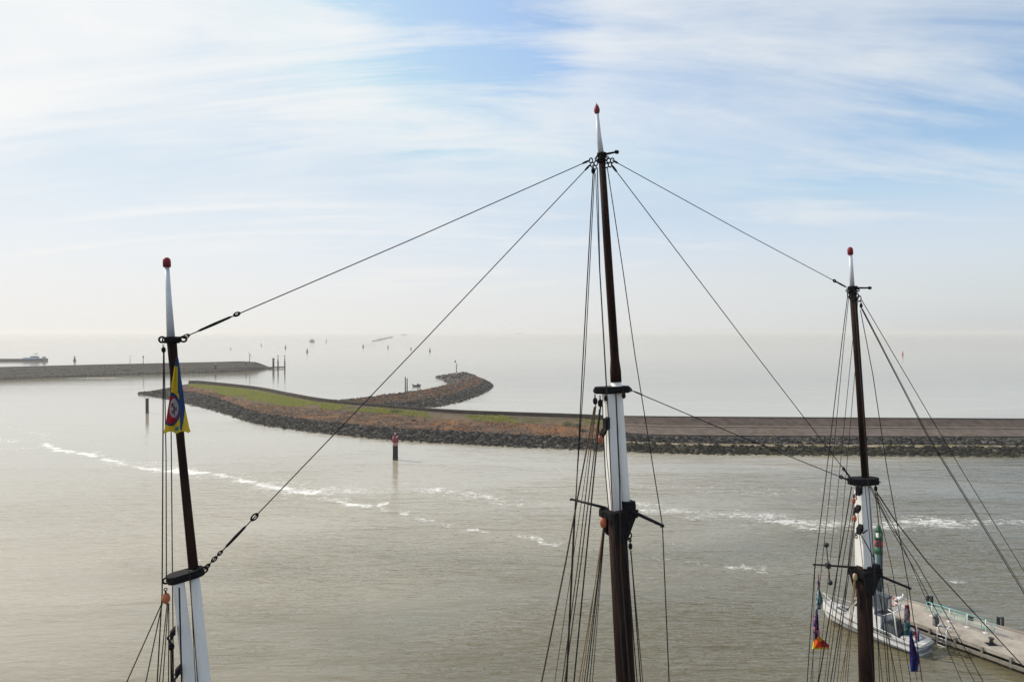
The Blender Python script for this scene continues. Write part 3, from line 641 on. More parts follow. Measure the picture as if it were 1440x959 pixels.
# barge at far left
b0 = G(40, 507.6, 0); k = b0.y/F; bg_ = thing('cargo_barge', b0, 'long low cargo barge with blue and white wheelhouse at the far left edge', 'barge', rz=R(3))
def hullring(xs_, zt, hb, mb, mi=0):
    rings = [[Vector((x, -h_, z_)), Vector((x, -h_*.9, -.6)), Vector((x, h_*.9, -.6)), Vector((x, h_, z_))] for x, z_, h_ in zip(xs_, zt, hb)]
    mb._rings(rings, mi, False, True)
mb = MB(); hullring([-66, -62, -50, -8, 8, 14.5, 15.2], [1.7, 1.6, 1.35, 1.25, 1.5, 2.2, 2.2], [.5, 3, 4.2, 4.2, 4.2, 3.6, 2.6], mb); mb.build('hull', M_shipdk, bg_)
mb = MB(); mb.box((-28, 0, 1.5), (46, 6.4, .8)); mb.build('hatch_cover', M_pile, bg_)
mb = MB(); mb.box((3.2, 0, 1.85), (13.5, 7.4, .95)); o = mb.build('deckhouse', M_blueship, bg_); mb = MB(); mb.box((2.6, 0, 2.75), (10, 6.4, .84)); mb.build('upper_deckhouse', M_shipw, o)
mb = MB(); mb.box((5.2, 0, 3.6), (4.6, 4.4, .85)); o = mb.build('wheelhouse', M_glass, bg_); mb = MB(); mb.box((5.2, 0, 4.12), (5.4, 5.0, .16)); mb.build('roof', M_blueship, o)
mb = MB(); mb.tube([(6, 0, 4.2), (6.4, 0, 7.2)], .1, 6); mb.tube([(4.0, 0, 6.0), (8.3, 0, 6.9)], .09, 6); mb.box((7, 0, 6.4), (1.5, .3, .4)); mb.build('mast', M_bdark, bg_)
mb = MB(); mb.tube([(13, 0, 2.2), (13, 0, 4.6)], .08, 6); mb.box((13.4, 0, 3.0), (1.6, 2.6, 1.4)); mb.build('stern_rail', M_pileg, bg_)
# misty ships
def ship(px, py, Lm, H, label):
    b0 = G(px, py, 0); t = thing('ferry', b0, label, 'ship', 'ships in the haze', rz=R(10))
    mb = MB(); hullring([-Lm/2, -Lm*.42, Lm*.3, Lm/2], [H*.4, H*.38, H*.4, H*.5], [Lm*.08, Lm*.11, Lm*.1, .2], mb); mb.build('hull', M_shipdk, t)
    mb = MB(); mb.box((-Lm*.05, 0, H*.55), (Lm*.6, Lm*.16, H*.32)); o = mb.build('superstructure', M_bdark, t)
    mb = MB(); mb.box((Lm*.08, 0, H*.8), (Lm*.25, Lm*.13, H*.18)); mb.build('bridge', M_bdark, o)
    mb = MB(); mb.tube([(0, 0, H*.85), (0, 0, H*1.15)], .25, 6); mb.build('mast', M_bdark, t)
ship(439, 480.4, 13.5, 7.5, 'misty ferry in the haze above the dyke end, nearest of the far ships')
ship(568, 471.4, 44, 10, 'faintest ship on the horizon right of the faint jetty')
ship(730, 469.8, 40, 14, 'pale speck of a ship on the horizon left of the middle mast')
# faint training wall and stakes
a, c = G(524, 480.2, 0), G(552, 474.2, 0); t = thing('training_wall', a, 'faint slanting low wall in the haze with a short tower on it', 'jetty')
mb = MB(); mb.tube([a+Vector((0, 0, .4)), a.lerp(c, .5)+Vector((0, 0, 1.2)), c+Vector((0, 0, 1.5))], [1.2, 2.4, 2.6], 6); mb.build('rubble_bank', M_rock, t, a)
q = a.lerp(c, .25); mb = MB(); mb.tube([q, q+Vector((0, 0, 9))], [1.0, .7], 8); mb.build('tower', M_bdark, t, a)
p0 = G(512, 485.6, 0); st = tag(MB(), ) if False else None
stk = None
for k in range(9):
    p = G(513.5+k*1.75, 485.9-.12*k, 0)
    if stk is None:
        mb = MB(); mb.tube([(0, 0, -1), (0, 0, 2.2)], [.16, .12], 6); mb.tube([(0, 0, 2.2), (0, 0, 2.5)], [.25, .12], 6); stk = mb.build('fishing_stake', M_pile); o = stk
    else: o = stk.copy(); COL.objects.link(o)
    o.location = p; tag(o, 'thin stake in the faint dotted row out in the haze', 'stake', 'fishing stakes in the haze')
# channel marker by the pontoon
b0 = G(1235, 838, 0); k = b0.y/F; H = (838-737)*k; r = 5.4*k
t = thing('channel_marker', b0, 'tall green tubular channel marker with a red band behind the right mast', 'channel marker')
mb = MB(); mb.tube([(0, 0, -2), (0, 0, H*.60)], r, 20); mb.build('shaft', M_teal, t)
mb = MB(); mb.tube([(0, 0, H*.601), (0, 0, H*.70)], r*1.02, 20); mb.build('lower_band', M_green, t)
mb = MB(); mb.tube([(0, 0, H*.701), (0, 0, H*.785)], r*1.03, 20); mb.build('red_band', M_bandr, t)
mb = MB(); mb.tube([(0, 0, H*.786), (0, 0, H*.90)], r*1.02, 20); o = mb.build('upper_band', M_green, t)
mb = MB(); mb.tube([(0, 0, H*.901), (0, 0, H*.94), (0, 0, H*.985), (0, 0, H)], [r*.95, r*.7, r*.45, r*.25], 16); mb.build('lantern_cone', M_green, t)
mb = MB(); mb.box((-r*.6, -r*.85, H*.87), (.26, .3, .4)); mb.build('lamp_box', M_rail, t); mb = MB(); mb.box((-r*.75, -r*.75, H*.755), (.2, .25, .36)); mb.build('sensor_box', M_black, t)

# ------------------------------------------------------------------ pontoon
PZ = 1.0
N1, N2, F1, F2 = G(1280.5, 872.8, PZ), G(1440, 929.5, PZ), G(1287.6, 847.3, PZ), G(1440, 890.4, PZ)
ua = (N2-N1).normalized(); uf = (F2-F1).normalized()
nl, nr, fl_, fr = N1-ua*3.2, N2+ua*9, F1-uf*3.6, F2+uf*9
pb = Vector((nl.x, nl.y, 0)); pon = thing('pontoon', pb, 'concrete landing pontoon with timber fender beam at lower right', 'pontoon')
mb = MB(); mb.prism([nl-Vector((0, 0, .3)), nr-Vector((0, 0, .3)), fr-Vector((0, 0, .3)), fl_-Vector((0, 0, .3))], (0, 0, .3)); mb.build('deck', M_conc, pon, pb)
nn = Vector((ua.y, -ua.x, 0)); nn = nn if nn.y < 0 else -nn
mb = MB(); i_ = .8
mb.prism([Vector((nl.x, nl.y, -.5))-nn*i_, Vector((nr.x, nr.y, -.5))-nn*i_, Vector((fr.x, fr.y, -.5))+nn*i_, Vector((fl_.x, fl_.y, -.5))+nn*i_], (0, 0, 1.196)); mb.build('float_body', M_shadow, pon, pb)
mb = MB(); Zv = Vector((0, 0, 1)); Lp = (nr-nl).length; mid = (nl+nr)/2
mb.box(mid+nn*.09-Zv*.62, (Lp, .2, .22), (ua, nn, Zv)); mb.build('fender_beam', M_timber, pon, pb)
for k in range(9):
    q = nl+ua*(.8+k*2.0)
    mb = MB(); mb.box(q+nn*.075-Zv*.43, (.14, .15, .82), (ua, nn, Zv)); mb.build('fender_post', M_timber, pon, pb)
mb = MB(); mb.box((fl_+fr)/2+Vector((0, 0, .07))-nn*.0+nn*.14, ((fr-fl_).length, .16, .14), (uf, Vector((-uf.y, uf.x, 0)), Zv)); mb.build('kerb', M_conc, pon, pb)
# railing
rb_ = [G(1310.5, 866, PZ), G(1335, 874, PZ), G(1360, 882, PZ), G(1386, 890, PZ)]
rl = thing('railing', rb_[0], 'turquoise railing with white posts along the pontoon deck', 'railing')
for q in rb_:
    mb = MB(); mb.tube([q, q+Zv*1.15], .035, 8); mb.box(q+Zv*.03, (.28, .28, .06)); mb.build('post', M_rail, rl, rb_[0])
rd = (rb_[3]-rb_[0]).normalized(); rs = rb_[0]-rd*.45; re_ = rb_[3]+rd*.55; rn = Vector((-rd.y, rd.x, 0)); rn = rn if rn.y > 0 else -rn
for z in (1.12, .78, .42):
    mb = MB(); mb.tube([rs+Zv*z+rn*.06, re_+Zv*z+rn*.06], .035 if z > 1 else .026, 6); mb.build('rail', M_turq, rl, rb_[0])
for q0, q1, z0, z1 in ((rs-rd*.02, rs+rd*1.1, .42, 1.1), (rb_[1]+rd*.35, rb_[2]-rd*.15, .42, 1.08), (re_-rd*.9, re_+rd*.02, .3, 1.08)):
    mb = MB(); q0 = q0+rn*.12; q1 = q1+rn*.12
    for z in (z0, z1): mb.tube([q0+Zv*z, q1+Zv*z], .03, 6)
    for q in (q0, q1): mb.tube([q+Zv*z0, q+Zv*z1], .03, 6)
    for k in range(1, 4): mb.tube([q0.lerp(q1, k/4)+Zv*z0, q0.lerp(q1, k/4)+Zv*z1], .011, 5)
    mb.build('panel', [M_turq], rl, rb_[0])
mb = MB(); q = rb_[2]+rd*.2+rn*.17+Zv*.8; mb.box(q, (.4, .05, .35), (rd, rn, Zv)); mb.build('notice_box', M_black, rl, rb_[0])
q = rb_[3]+rd*.2+rn*.5; mb = MB(); mb.tube([q+Zv*0.0-rd*.6, q+Zv*.45-rd*.4, q+Zv*.62, q+Zv*.5+rd*.7, q+rd*1.5], .05, 8); hp = mb.build('hoop_barrier', M_rail); hp.data.transform(Matrix.Translation(-q)); hp.location = q
tag(hp, 'curved white tube hoop on the pontoon at the right end of the turquoise railing', 'barrier')
def ppile(px, py_b, py_t, wpx, label):
    b0 = G(px, py_b, .4); k = b0.y/F; H = (py_b-py_t)*k; r = wpx/2*k
    t = thing('pontoon_pile', b0, label, 'pile', 'steel piles holding the pontoon')
    mb = MB()
    for a0, rr in ((0, r),):
        mb.tube([(0, 0, -3), (0, 0, H)], rr, 10, smooth=False)
    mb.build('shaft', M_pile, t); mb = MB(); mb.box((-r*.35, -r*.96, H*.5-.3), (r*.55, .09, H+.5)); mb.build('guide_rail', M_pileg, t)
    mb = MB(); mb.tube([(0, 0, H+.002), (0, 0, H+.1)], [r*1.05, r*.9], 10); mb.build('pile_cap', M_pileg, t)
ppile(1307.5, 858, 837, 8.5, 'dark steel pontoon pile behind the left end of the turquoise railing')
ppile(1406.5, 887, 866.5, 8.8, 'dark steel pontoon pile right of the turquoise railing')
p = G(1394, 905.5, PZ); t = thing('bollard', p, 'small black mooring bollard standing on the pontoon deck', 'bollard')
mb = MB(); mb.tube([(0, 0, 0), (0, 0, .42), (0, 0, .44)], [.15, .13, .13], 14); mb.build('post', M_black, t); mb = MB(); mb.tube([(0, 0, .44), (0, 0, .5), (0, 0, .55)], [.2, .22, .14], 14); mb.build('head', M_black, t)
mb = MB(); mb.box((0, 0, .015), (.75, .6, .03)); mb.build('base_plate', M_iron, t)
p = G(1316, 889, PZ-.6); t = thing('fender_pile', p, 'stubby black rubber fender post beside the stern ensign', 'fender')
mb = MB(); mb.tube([(0, 0, -2), (0, 0, 1.25)], .24, 14); mb.build('shaft', M_black, t); mb = MB(); mb.tube([(0, 0, 1.251), (0, 0, 1.6), (0, 0, 1.62)], [.14, .15, .1], 12); mb.build('head', M_pileg, t)
p = G(1326, 890, PZ); t = thing('boarding_ladder', p, 'white steel boarding ladder with curved handrails on the pontoon edge', 'ladder')
for s_ in (-.35, .35):
    q = ua*s_; mb = MB(); mb.tube([q+nn*.2-Zv*1.3, q+nn*.2+Zv*.2, q+nn*.05+Zv*.55, q-nn*.4+Zv*.6, q-nn*.8+Zv*.35, q-nn*.9], .04, 7); mb.build('handrail', M_rail, t)
for k in range(4): mb = MB(); mb.tube([ua*-.35+nn*.2-Zv*(.1+.3*k), ua*.35+nn*.2-Zv*(.1+.3*k)], .03, 6); mb.build('rung', M_rail, t)

# ------------------------------------------------------------------ patrol boat at the pontoon
bs, bb = Vector((33.35, 54.7, 0)), Vector((28.55, 62.25, 0)); bf = (bb-bs).normalized(); LB = (bb-bs).length
bt = thing('patrol_boat', (bs+bb)/2, 'white patrol boat with wheelhouse and grey cockpit moored along the pontoon', 'boat', rz=math.atan2(bf.y, bf.x))
hL = LB/2
STN = [(-hL, 1.12, -.15, .82), (-hL*.9, 1.24, -.25, .82), (-hL*.5, 1.36, -.35, .86), (0, 1.36, -.4, .98), (hL*.4, 1.15, -.4, 1.15), (hL*.7, .74, -.35, 1.32), (hL*.88, .36, -.2, 1.43), (hL, .05, .55, 1.5)]
def hb_at(x):
    for a, b_ in zip(STN[:-1], STN[1:]):
        if a[0] <= x <= b_[0]:
            u = (x-a[0])/(b_[0]-a[0]); return a[1]+(b_[1]-a[1])*u, a[3]+(b_[3]-a[3])*u
    return STN[-1][1], STN[-1][3]
mb = MB(); rings = []
for x, hb, zk, zs in STN:
    rings.append([Vector((x, -hb, zs)), Vector((x, -hb*.93, zs*.55)), Vector((x-.02, -hb*.82, .05 if zk < 0 else zk)), Vector((x, 0, zk)), Vector((x-.02, hb*.82, .05 if zk < 0 else zk)), Vector((x, hb*.93, zs*.55)), Vector((x, hb, zs))])
n_ = 7; o_ = 0
for r in rings: mb.v += [tuple(v) for v in r]
for i in range(len(rings)-1):
    for k in range(6): mb.f.append((i*7+k, (i+1)*7+k, (i+1)*7+k+1, i*7+k+1)); mb.m.append(0); mb.sm.append(True)
mb.f.append(tuple(range(7))); mb.m.append(0); mb.sm.append(False)
mb.build('hull', M_hull, bt)
mb = MB()
for sgn in (-1, 1): mb.tube([(x, sgn*hb*1.01, zs-.03) for x, hb, zk, zs in STN], .075, 8)
mb.tube([(-hL-.02, -1.12, .79), (-hL-.16, -.8, .78), (-hL-.2, 0, .78), (-hL-.16, .8, .78), (-hL-.02, 1.12, .79)], .09, 8)
mb.build('rub_rail', mat('grey_rub_rail', (.26, .27, .28), .6, (.17, .18, .19), 3), bt)
mb = MB()
for sgn in (-1, 1): mb.tube([(x, sgn*hb*.95, zs*.42) for x, hb, zk, zs in STN[:-1]], .05, 6)
mb.tube([(-hL-.05, -1.05, .4), (-hL-.2, 0, .38), (-hL-.05, 1.05, .4)], .1, 8); mb.build('fender_strip', M_hullg, bt)
def deckpart(name, x0, x1, dz_, m_, inset=.06):
    mb = MB(); q = [x0+(x1-x0)*k/8 for k in range(9)]
    for x in q:
        hb, zs = hb_at(x); mb.v += [(x, -(hb-inset), zs+dz_), (x, hb-inset if hb > inset else .0, zs+dz_)]
    for k in range(8): mb.f.append((2*k, 2*k+2, 2*k+3, 2*k+1)); mb.m.append(0); mb.sm.append(False)
    return mb.build(name, m_, bt)
deckpart('foredeck', hL*.1, hL*.985, -.03, M_deckw, .0)
deckpart('cockpit_sole', -hL+.02, hL*.12, -.42, M_deckg, .1)
# side bulwarks round the cockpit with dark slatted freeing ports
for sgn in (-1, 1):
    mb = MB(); qs = [-hL+.1+(hL*1.15)*k/10 for k in range(11)]; rg = []
    for x in qs:
        hb, zs = hb_at(x); hh = .12+.22*min(1, max(0, (x+hL*.75)/1.2)); y0, y1 = sgn*(hb-.0), sgn*(hb-.12)
        rg.append([Vector((x, y0, zs-.5)), Vector((x, y0, zs+hh)), Vector((x, y1, zs+hh)), Vector((x, y1, zs-.5))])
    mb._rings(rg, 0, False, True); o = mb.build('bulwark', M_hull, bt)
    mb = MB()
    for k in range(7):
        x = -hL*.52+k*.34; hb, zs = hb_at(x)
        mb.box((x, sgn*(hb+.012), zs+.13), (.27, .05, .10)); mb.box((x+.06, sgn*(hb+.012), zs+.27), (.27, .05, .055))
    mb.build('freeing_port', M_dgreen, o)
# cabin
CZ = 1.0
def cab(x0, x1, x0t, x1t, y, yt, z0, z1): return [[Vector((x0, -y, z0)), Vector((x1, -y, z0)), Vector((x1, y, z0)), Vector((x0, y, z0))], [Vector((x0t, -yt, z1)), Vector((x1t, -yt, z1)), Vector((x1t, yt, z1)), Vector((x0t, yt, z1))]]
mb = MB(); mb._rings(cab(-.5, 2.0, -.45, 1.65, 1.0, .92, .5, 1.85), 0, False, True); cabin = mb.build('cabin', M_hull, bt)
mb = MB(); mb._rings(cab(.0, 1.62, .05, 1.25, .9, .80, 1.852, 2.32), 0, False, True); wh = mb.build('wheelhouse', M_hull, bt)
for sgn in (-1, 1):
    mb = MB(); mb.prism([Vector((.15, sgn*.985, 1.28)), Vector((1.05, sgn*.985, 1.28)), Vector((.98, sgn*.962, 1.64)), Vector((.15, sgn*.962, 1.64))], (0, sgn*.012, 0)); mb.build('window', M_glass, cabin)
    mb = MB(); mb.prism([Vector((.15, sgn*.893, 1.92)), Vector((1.4, sgn*.893, 1.92)), Vector((1.16, sgn*.822, 2.25)), Vector((.15, sgn*.822, 2.25))], (0, sgn*.02, 0)); mb.build('window', M_glass, wh)
mb = MB(); mb.prism([Vector((1.6, -.75, 1.92)), Vector((1.6, .75, 1.92)), Vector((1.33, .7, 2.27)), Vector((1.33, -.7, 2.27))], (.03, 0, .02)); mb.build('windscreen', M_glass, wh)
mb = MB(); mb.prism([Vector((2.0, -.8, 1.3)), Vector((2.0, .8, 1.3)), Vector((1.75, .75, 1.75)), Vector((1.75, -.75, 1.75))], (.03, 0, .02)); mb.build('windscreen', M_glass, cabin)
mb = MB(); mb.prism([(-.1, -.95, 2.33), (1.4, -.9, 2.33), (1.4, .9, 2.33), (-.1, .95, 2.33)], (0, 0, .07)); mb.build('roof', M_deckw, wh)
mb = MB(); mb.prism([(-.55, -.98, 1.853), (-.02, -.98, 1.853), (-.02, .98, 1.853), (-.55, .98, 1.853)], (0, 0, .06)); mb.build('flybridge_deck', M_deckg, cabin)
# canvas screen with clear pane at the aft port side of the roof
mb = MB(); mb.prism([(-.9, .25, 2.32), (-.9, .98, 2.32), (-.9, .98, 3.1), (-.9, .25, 3.1)], (.05, 0, 0)); mb.prism([(-.9, .93, 2.3), (.5, .93, 2.3), (.4, .93, 3.1), (-.9, .93, 3.1)], (0, .05, 0)); mb.prism([(-.95, .2, 3.1), (.42, .2, 3.1), (.42, 1.0, 3.1), (-.95, 1.0, 3.1)], (0, 0, .04))
cn = mb.build('canvas_dodger', M_canvas, bt); mb = MB(); mb.prism([(-.915, .33, 2.42), (-.915, .85, 2.42), (-.915, .85, 2.98), (-.915, .33, 2.98)], (.01, 0, 0)); mb.prism([(-.7, .925, 2.42), (.25, .925, 2.42), (.2, .925, 2.98), (-.7, .925, 2.98)], (0, -.012, 0)); mb.build('clear_pane', M_clear, cn)
# roll bar and mast
mb = MB()
for sgn in (-1, 1):
    mb.tube([(-1.6, sgn*1.05, .95), (-1.35, sgn*.95, 2.35), (-.6, sgn*.85, 2.45)], .045, 7); mb.tube([(-.55, sgn*.9, 1.9), (-1.35, sgn*.95, 2.35)], .03, 6)
mb.tube([(-1.35, -.95, 2.35), (-1.35, .95, 2.35)], .045, 7); mb.tube([(-.9, -.9, 2.42), (-1.3, .9, 2.36)], .03, 6); mb.build('roll_bar', M_rail, bt)
mb = MB(); mb.tube([(-1.35, 0, 2.35), (-1.4, 0, 3.2)], .05, 7); mb.tube([(-1.4, -.35, 2.95), (-1.4, .35, 2.95)], .03, 6); mb.build('equipment_mast', M_rail, bt)
mb = MB(); mb.tube([(-1.4, .3, 2.97), (-1.4, .3, 3.02), (-1.4, .3, 3.16), (-1.4, .3, 3.2)], [.12, .2, .2, .1], 14); mb.build('radar_dome', M_hull, bt)
mb = MB(); mb.tube([(-1.4, -.3, 2.97), (-1.4, -.3, 3.3)], .05, 8); mb.build('signal_lamp', M_shipw, bt)
# cockpit furniture
mb = MB(); mb.box((-1.0, .0, .95), (.8, 1.7, 1.0)); mb.build('helm_console', M_deckg, bt)
mb = MB(); mb.box((-1.25, .35, 1.5), (.3, .9, .55)); mb.build('instrument_panel', M_black, bt)
mb = MB(); mb.box((-2.0, -.3, .75), (.5, .45, .7)); mb.box((-2.2, -.3, 1.25), (.1, .45, .5)); mb.build('helm_seat', M_black, bt)
mb = MB(); mb.box((-3.35, .0, .66), (1.0, 1.5, .5)); mb.box((-3.35, .35, .96), (.95, .65, .1)); mb.build('engine_box', M_deckw, bt)
mb = MB(); mb.box((-3.05, -.55, 1.0), (.42, .38, .42)); mb.build('storage_bin', M_black, bt)
mb = MB(); mb.prism([(-hL-.02, -1.05, .80), (-hL-.02, 1.05, .80), (-hL+.5, 1.12, .80), (-hL+.5, -1.12, .80)], (0, 0, .04)); mb.build('stern_platform', M_deckw, bt)
mb = MB()
for sgn in (-1, 1): mb.tube([(x, sgn*hb*.84, .07) for x, hb, zk, zs in STN[:-2]], .06, 6)
mb.build('boot_stripe', M_black, bt)
for ch in list(bt.children)+[q for c_ in bt.children for q in c_.children]:
    if ch.name.split('.')[0] in ('cabin', 'wheelhouse', 'window', 'windscreen', 'roof', 'flybridge_deck', 'canvas_dodger', 'clear_pane', 'roll_bar', 'equipment_mast', 'radar_dome', 'signal_lamp', 'helm_console', 'instrument_panel'):
        for v in ch.data.vertices: v.co.x = v.co.x*1.25-.75; v.co.z = 1+(v.co.z-1)*(1.38 if v.co.z > 1 else 1)
    if ch.name.startswith('helm_seat'): ch.data.transform(Matrix.Translation((-.75, 0, 0)))
# bow rail
mb = MB(); qs = [hL*.15, hL*.45, hL*.72, hL*.93]
for sgn in (-1, 1):
    tp = []
    for x in qs:
        hb, zs = hb_at(x); mb.tube([(x, sgn*(hb-.06), zs), (x, sgn*(hb-.08), zs+.5)], .018, 5); tp.append((x, sgn*(hb-.08), zs+.5))
    mb.tube(tp+[(hL*1.02, 0, 2.05)], .02, 5)
mb.build('bow_rail', M_rail, bt)
mb = MB(); mb.box((2.6, 0, 1.3), (.7, .7, .1)); mb.build('deck_hatch', M_hullg, bt); mb = MB(); mb.tube([(3.7, 0, 1.35), (3.7, 0, 1.65)], .06, 8); mb.tube([(3.7, -.15, 1.58), (3.7, .15, 1.58)], .04, 6); mb.build('mooring_bitt', M_rail, bt)
bt_m = Matrix.Translation(bt.location) @ Matrix.Rotation(bt.rotation_euler.z, 4, 'Z')
# lifebuoy hung on the boat
q = bt_m @ Vector((-1.25, -1.02, 2.95)); t = thing('lifebuoy', q, 'faded red and white life ring hung on the boat beside the canvas dodger', 'lifebuoy', rz=bt.rotation_euler.z)
mb = MB(); mb.ring((0, 0, 0), (.1, -1, .1), .34, .085, 20, 8); mb.build('ring', M_lring, t)
for a in range(4):
    mb = MB(); ca, sa = math.cos(a*1.571+.78)*.34, math.sin(a*1.571+.78)*.34; mb.tube([(ca-.06*-sa/.34, 0, sa-.06*ca/.34), (ca+.06*-sa/.34, 0, sa+.06*ca/.34)], .095, 8); mb.build('white_band', M_rail, t)

# mooring lines and fenders of the boat
for lx, ly, lz, tgt, lb in ((-hL+.3, -1.0+2.0, .9, N1+ua*3.9, 'slack grey mooring line from the boat stern to the pontoon edge'), (2.2, 1.1, 1.25, N1-ua*2.2, 'slack mooring line from the boat bow to the hidden end of the pontoon')):
    a = bt_m @ Vector((lx, ly, lz)); c = tgt.copy(); c.z = PZ+.03; mb = MB(); mb.tube([a, a.lerp(c, .3)-Zv*.18, a.lerp(c, .65)-Zv*.16, c], .022, 6)
    tag(mb.build('mooring_line', M_hempg, None, a), lb, 'rope')
for i, lx in enumerate((-2.6, -.6)):
    hb, zs = hb_at(lx); p = bt_m @ Vector((lx, -hb-.16, zs-.1)); t = thing('boat_fender', p, ('aft', 'forward')[i]+' dark sausage fender hanging on the outer side of the patrol boat', 'fender', 'fenders along the boat side')
    mb = MB(); mb.tube([(0, 0, -.62), (0, 0, -.55), (0, 0, -.1), (0, 0, -.02)], [.05, .13, .13, .04], 12); mb.build('fender_body', M_hullg, t)
    mb = MB(); mb.tube([(0, 0, -.03), (0, 0, .3)], .012, 5); mb.build('lanyard', M_black, t)

# ------------------------------------------------------------------ the three-masted ship
DL, DM, DR = 12.5, 16.0, 20.0
base_pts = [P(417, 2347, DL), P(928, 1935, DM), P(1254, 1640, DR)]
axis = (base_pts[2]-base_pts[0]); axis.z = 0; axis.normalize(); side = Vector((axis.y, -axis.x, 0))          # side: towards the camera
ctr = base_pts[1].copy(); ctr.z = 0
ship_ = thing('sailing_ship', ctr, 'three masted sailing ship seen from aloft, white mastheads, dark topmasts, wire stays and ropes', 'sailing ship')
SB = ctr
AX = (axis, side, Zv)
def part(mb, name, m_, parent=None, label=None):
    o = mb.build(name, m_, parent or ship_, SB)
    if label: o['label'] = label
    return o
# hull far below the picture
mb = MB(); rg = []
for u, hb, zk, zs in ((-17, 2.2, .2, 2.6), (-15, 2.9, -.8, 2.3), (-8, 3.5, -1.4, 1.9), (0, 3.6, -1.5, 1.8), (8, 3.4, -1.4, 2.0), (13, 2.2, -1.0, 2.5), (16, .9, -.3, 3.0), (17.5, .1, .8, 3.3)):
    c = ctr+axis*u; rg.append([c-side*hb+Zv*zs, c-side*hb*.8+Zv*(zk*.2), c+Zv*zk, c+side*hb*.8+Zv*(zk*.2), c+side*hb+Zv*zs])
mb._rings(rg, 0, False, True); part(mb, 'hull', M_shipdk)
mb = MB(); mb.tube([ctr+axis*13+Zv*2.9, ctr+axis*24+Zv*4.6], [.22, .12], 10); part(mb, 'bowsprit', M_brown)

def wr(w, d): return w/2/F*d
def lerp2(a, b_, t): return (a[0]+(b_[0]-a[0])*t, a[1]+(b_[1]-a[1])*t)
def block(mb, c, h, dn, mi_w=0, mi_i=1):
    dn = Vector(dn).normalized(); a = side*.0 + axis; a = (a-dn*a.dot(dn)).normalized(); b_ = dn.cross(a); rings = []
    for t, w in ((-.5, .25), (-.38, .75), (-.1, 1), (.2, .95), (.42, .6), (.5, .2)):
        rings.append([c+dn*(t*h)+a*(math.cos(q)*w*h*.36)+b_*(math.sin(q)*w*h*.24) for q in [6.2832*k/12 for k in range(12)]])
    mb._rings(rings, mi_w, True, True)
    mb.tube([c-dn*h*.75, c-dn*h*.5, c+dn*h*.52], [h*.06, h*.10, h*.08], 6, mi_i)
    mb.ring(c-dn*h*.82, b_, h*.13, h*.045, 10, 5, mi_i)
def mk_mast(d, label, truck, pole, capy, top, heel, head, lower, basept, doub, truckshape, arm):
    lw_top, lw_bot = lower[0], lower[1]
    q0 = P(*lw_top[:2], d); q1 = P(*lw_bot[:2], d)
    bz_ = basept; rad0, rad1 = wr(lw_top[2], d), wr(lw_bot[2], d)
    mb = MB(); mb.tube([q0, q1, bz_], [rad0, rad1, rad1*1.15], 24); mast = part(mb, 'mast', M_brown, None, label)
    # masthead, squared white timber
    mb = MB(); pts = [P(x, y, d) for x, y, w in head]; mb.squared(pts, [wr(w, d)/1.22 for x, y, w in head], axis, side); part(mb, 'masthead', M_white, mast)
    # topmast, dark with white heel
    d2 = d+.10
    mb = MB(); pts = [P(x, y, d2) for x, y, w in heel]; mb.tube(pts, [wr(w, d2) for x, y, w in heel], 20); part(mb, 'topmast_heel', M_white, mast)
    mb = MB(); pts = [P(x, y, d2) for x, y, w in top]; mb.tube(pts, [wr(w, d2) for x, y, w in top], 20); part(mb, 'topmast', M_brown, mast)
    mb = MB(); pts = [P(x, y, d2) for x, y, w in pole]; mb.tube(pts, [wr(w, d2) for x, y, w in pole], 16); part(mb, 'pole_head', M_polew, mast)
    # red truck
    mb = MB(); (tx0, ty0), (tx1, ty1), tw = truck; rr = wr(tw, d2); A, B = P(tx0, ty0, d2), P(tx1, ty1, d2)
    mb.tube([A.lerp(B, t) for t, _ in truckshape], [max(.003, rr*w) for _, w in truckshape], 18); part(mb, 'mast_truck', M_red, mast)
    # iron band under the pole
    mb = MB(); (cx, cy0, cy1, cw) = capy; rr = wr(cw, d2); mb.tube([P(cx, cy0, d2), P(cx, cy1, d2)], rr*1.15, 16); mb.tube([P(cx-.1, cy0-1.5, d2), P(cx, cy0+2, d2)], rr*1.35, 16)
    for q in range(8):
        a = q*.785; c = P(cx, (cy0+cy1)/2, d2)+axis*(math.cos(a)*rr*1.35)+side*(math.sin(a)*rr*1.35); mb.ring(c, Vector((-math.sin(a)*axis.x+math.cos(a)*side.x, -math.sin(a)*axis.y+math.cos(a)*side.y, 0)), .045, .014, 10, 5)
    part(mb, 'mast_band', M_iron, mast)
    if arm:
        mb = MB(); mb.tube([P(*arm[0], d2), P(*arm[1], d2-.1)], [.03, .022], 8); mb.tube([P(*arm[1], d2-.1)-axis*.02, P(*arm[1], d2-.1)+axis*.05], .045, 8); part(mb, 'signal_arm', M_iron, mast)
    return mast
ROUND = [(0, .15), (.05, .55), (.2, .9), (.45, 1.0), (.9, 1.0), (.93, .9), (1, .88)]
ONION = [(0, .03), (.12, .18), (.3, .62), (.55, .95), (.75, 1), (.92, .8), (1, .6)]
mL = mk_mast(DL, 'nearest mast, the leftmost, with the yellow and blue flag', ((234.3, 362), (234.8, 376), 10.6), [(235, 375, 5.6), (237.5, 425, 8), (240.5, 477, 11)], (241.3, 475, 482, 12),
    [(241.5, 480, 13), (243.5, 503, 12.5), (254.5, 625, 10.8), (266, 740, 12.2), (272, 799, 13.2)], [(272, 798.5, 12.5), (274.5, 822, 13.8), (287, 959, 17.5), (297, 1070, 19)], [(250.5, 812, 18), (252.5, 830, 18.5), (267, 959, 22.5), (280, 1080, 26)],
    [(276, 1045, 31), (300, 1270, 32)], base_pts[0], None, ROUND, None)
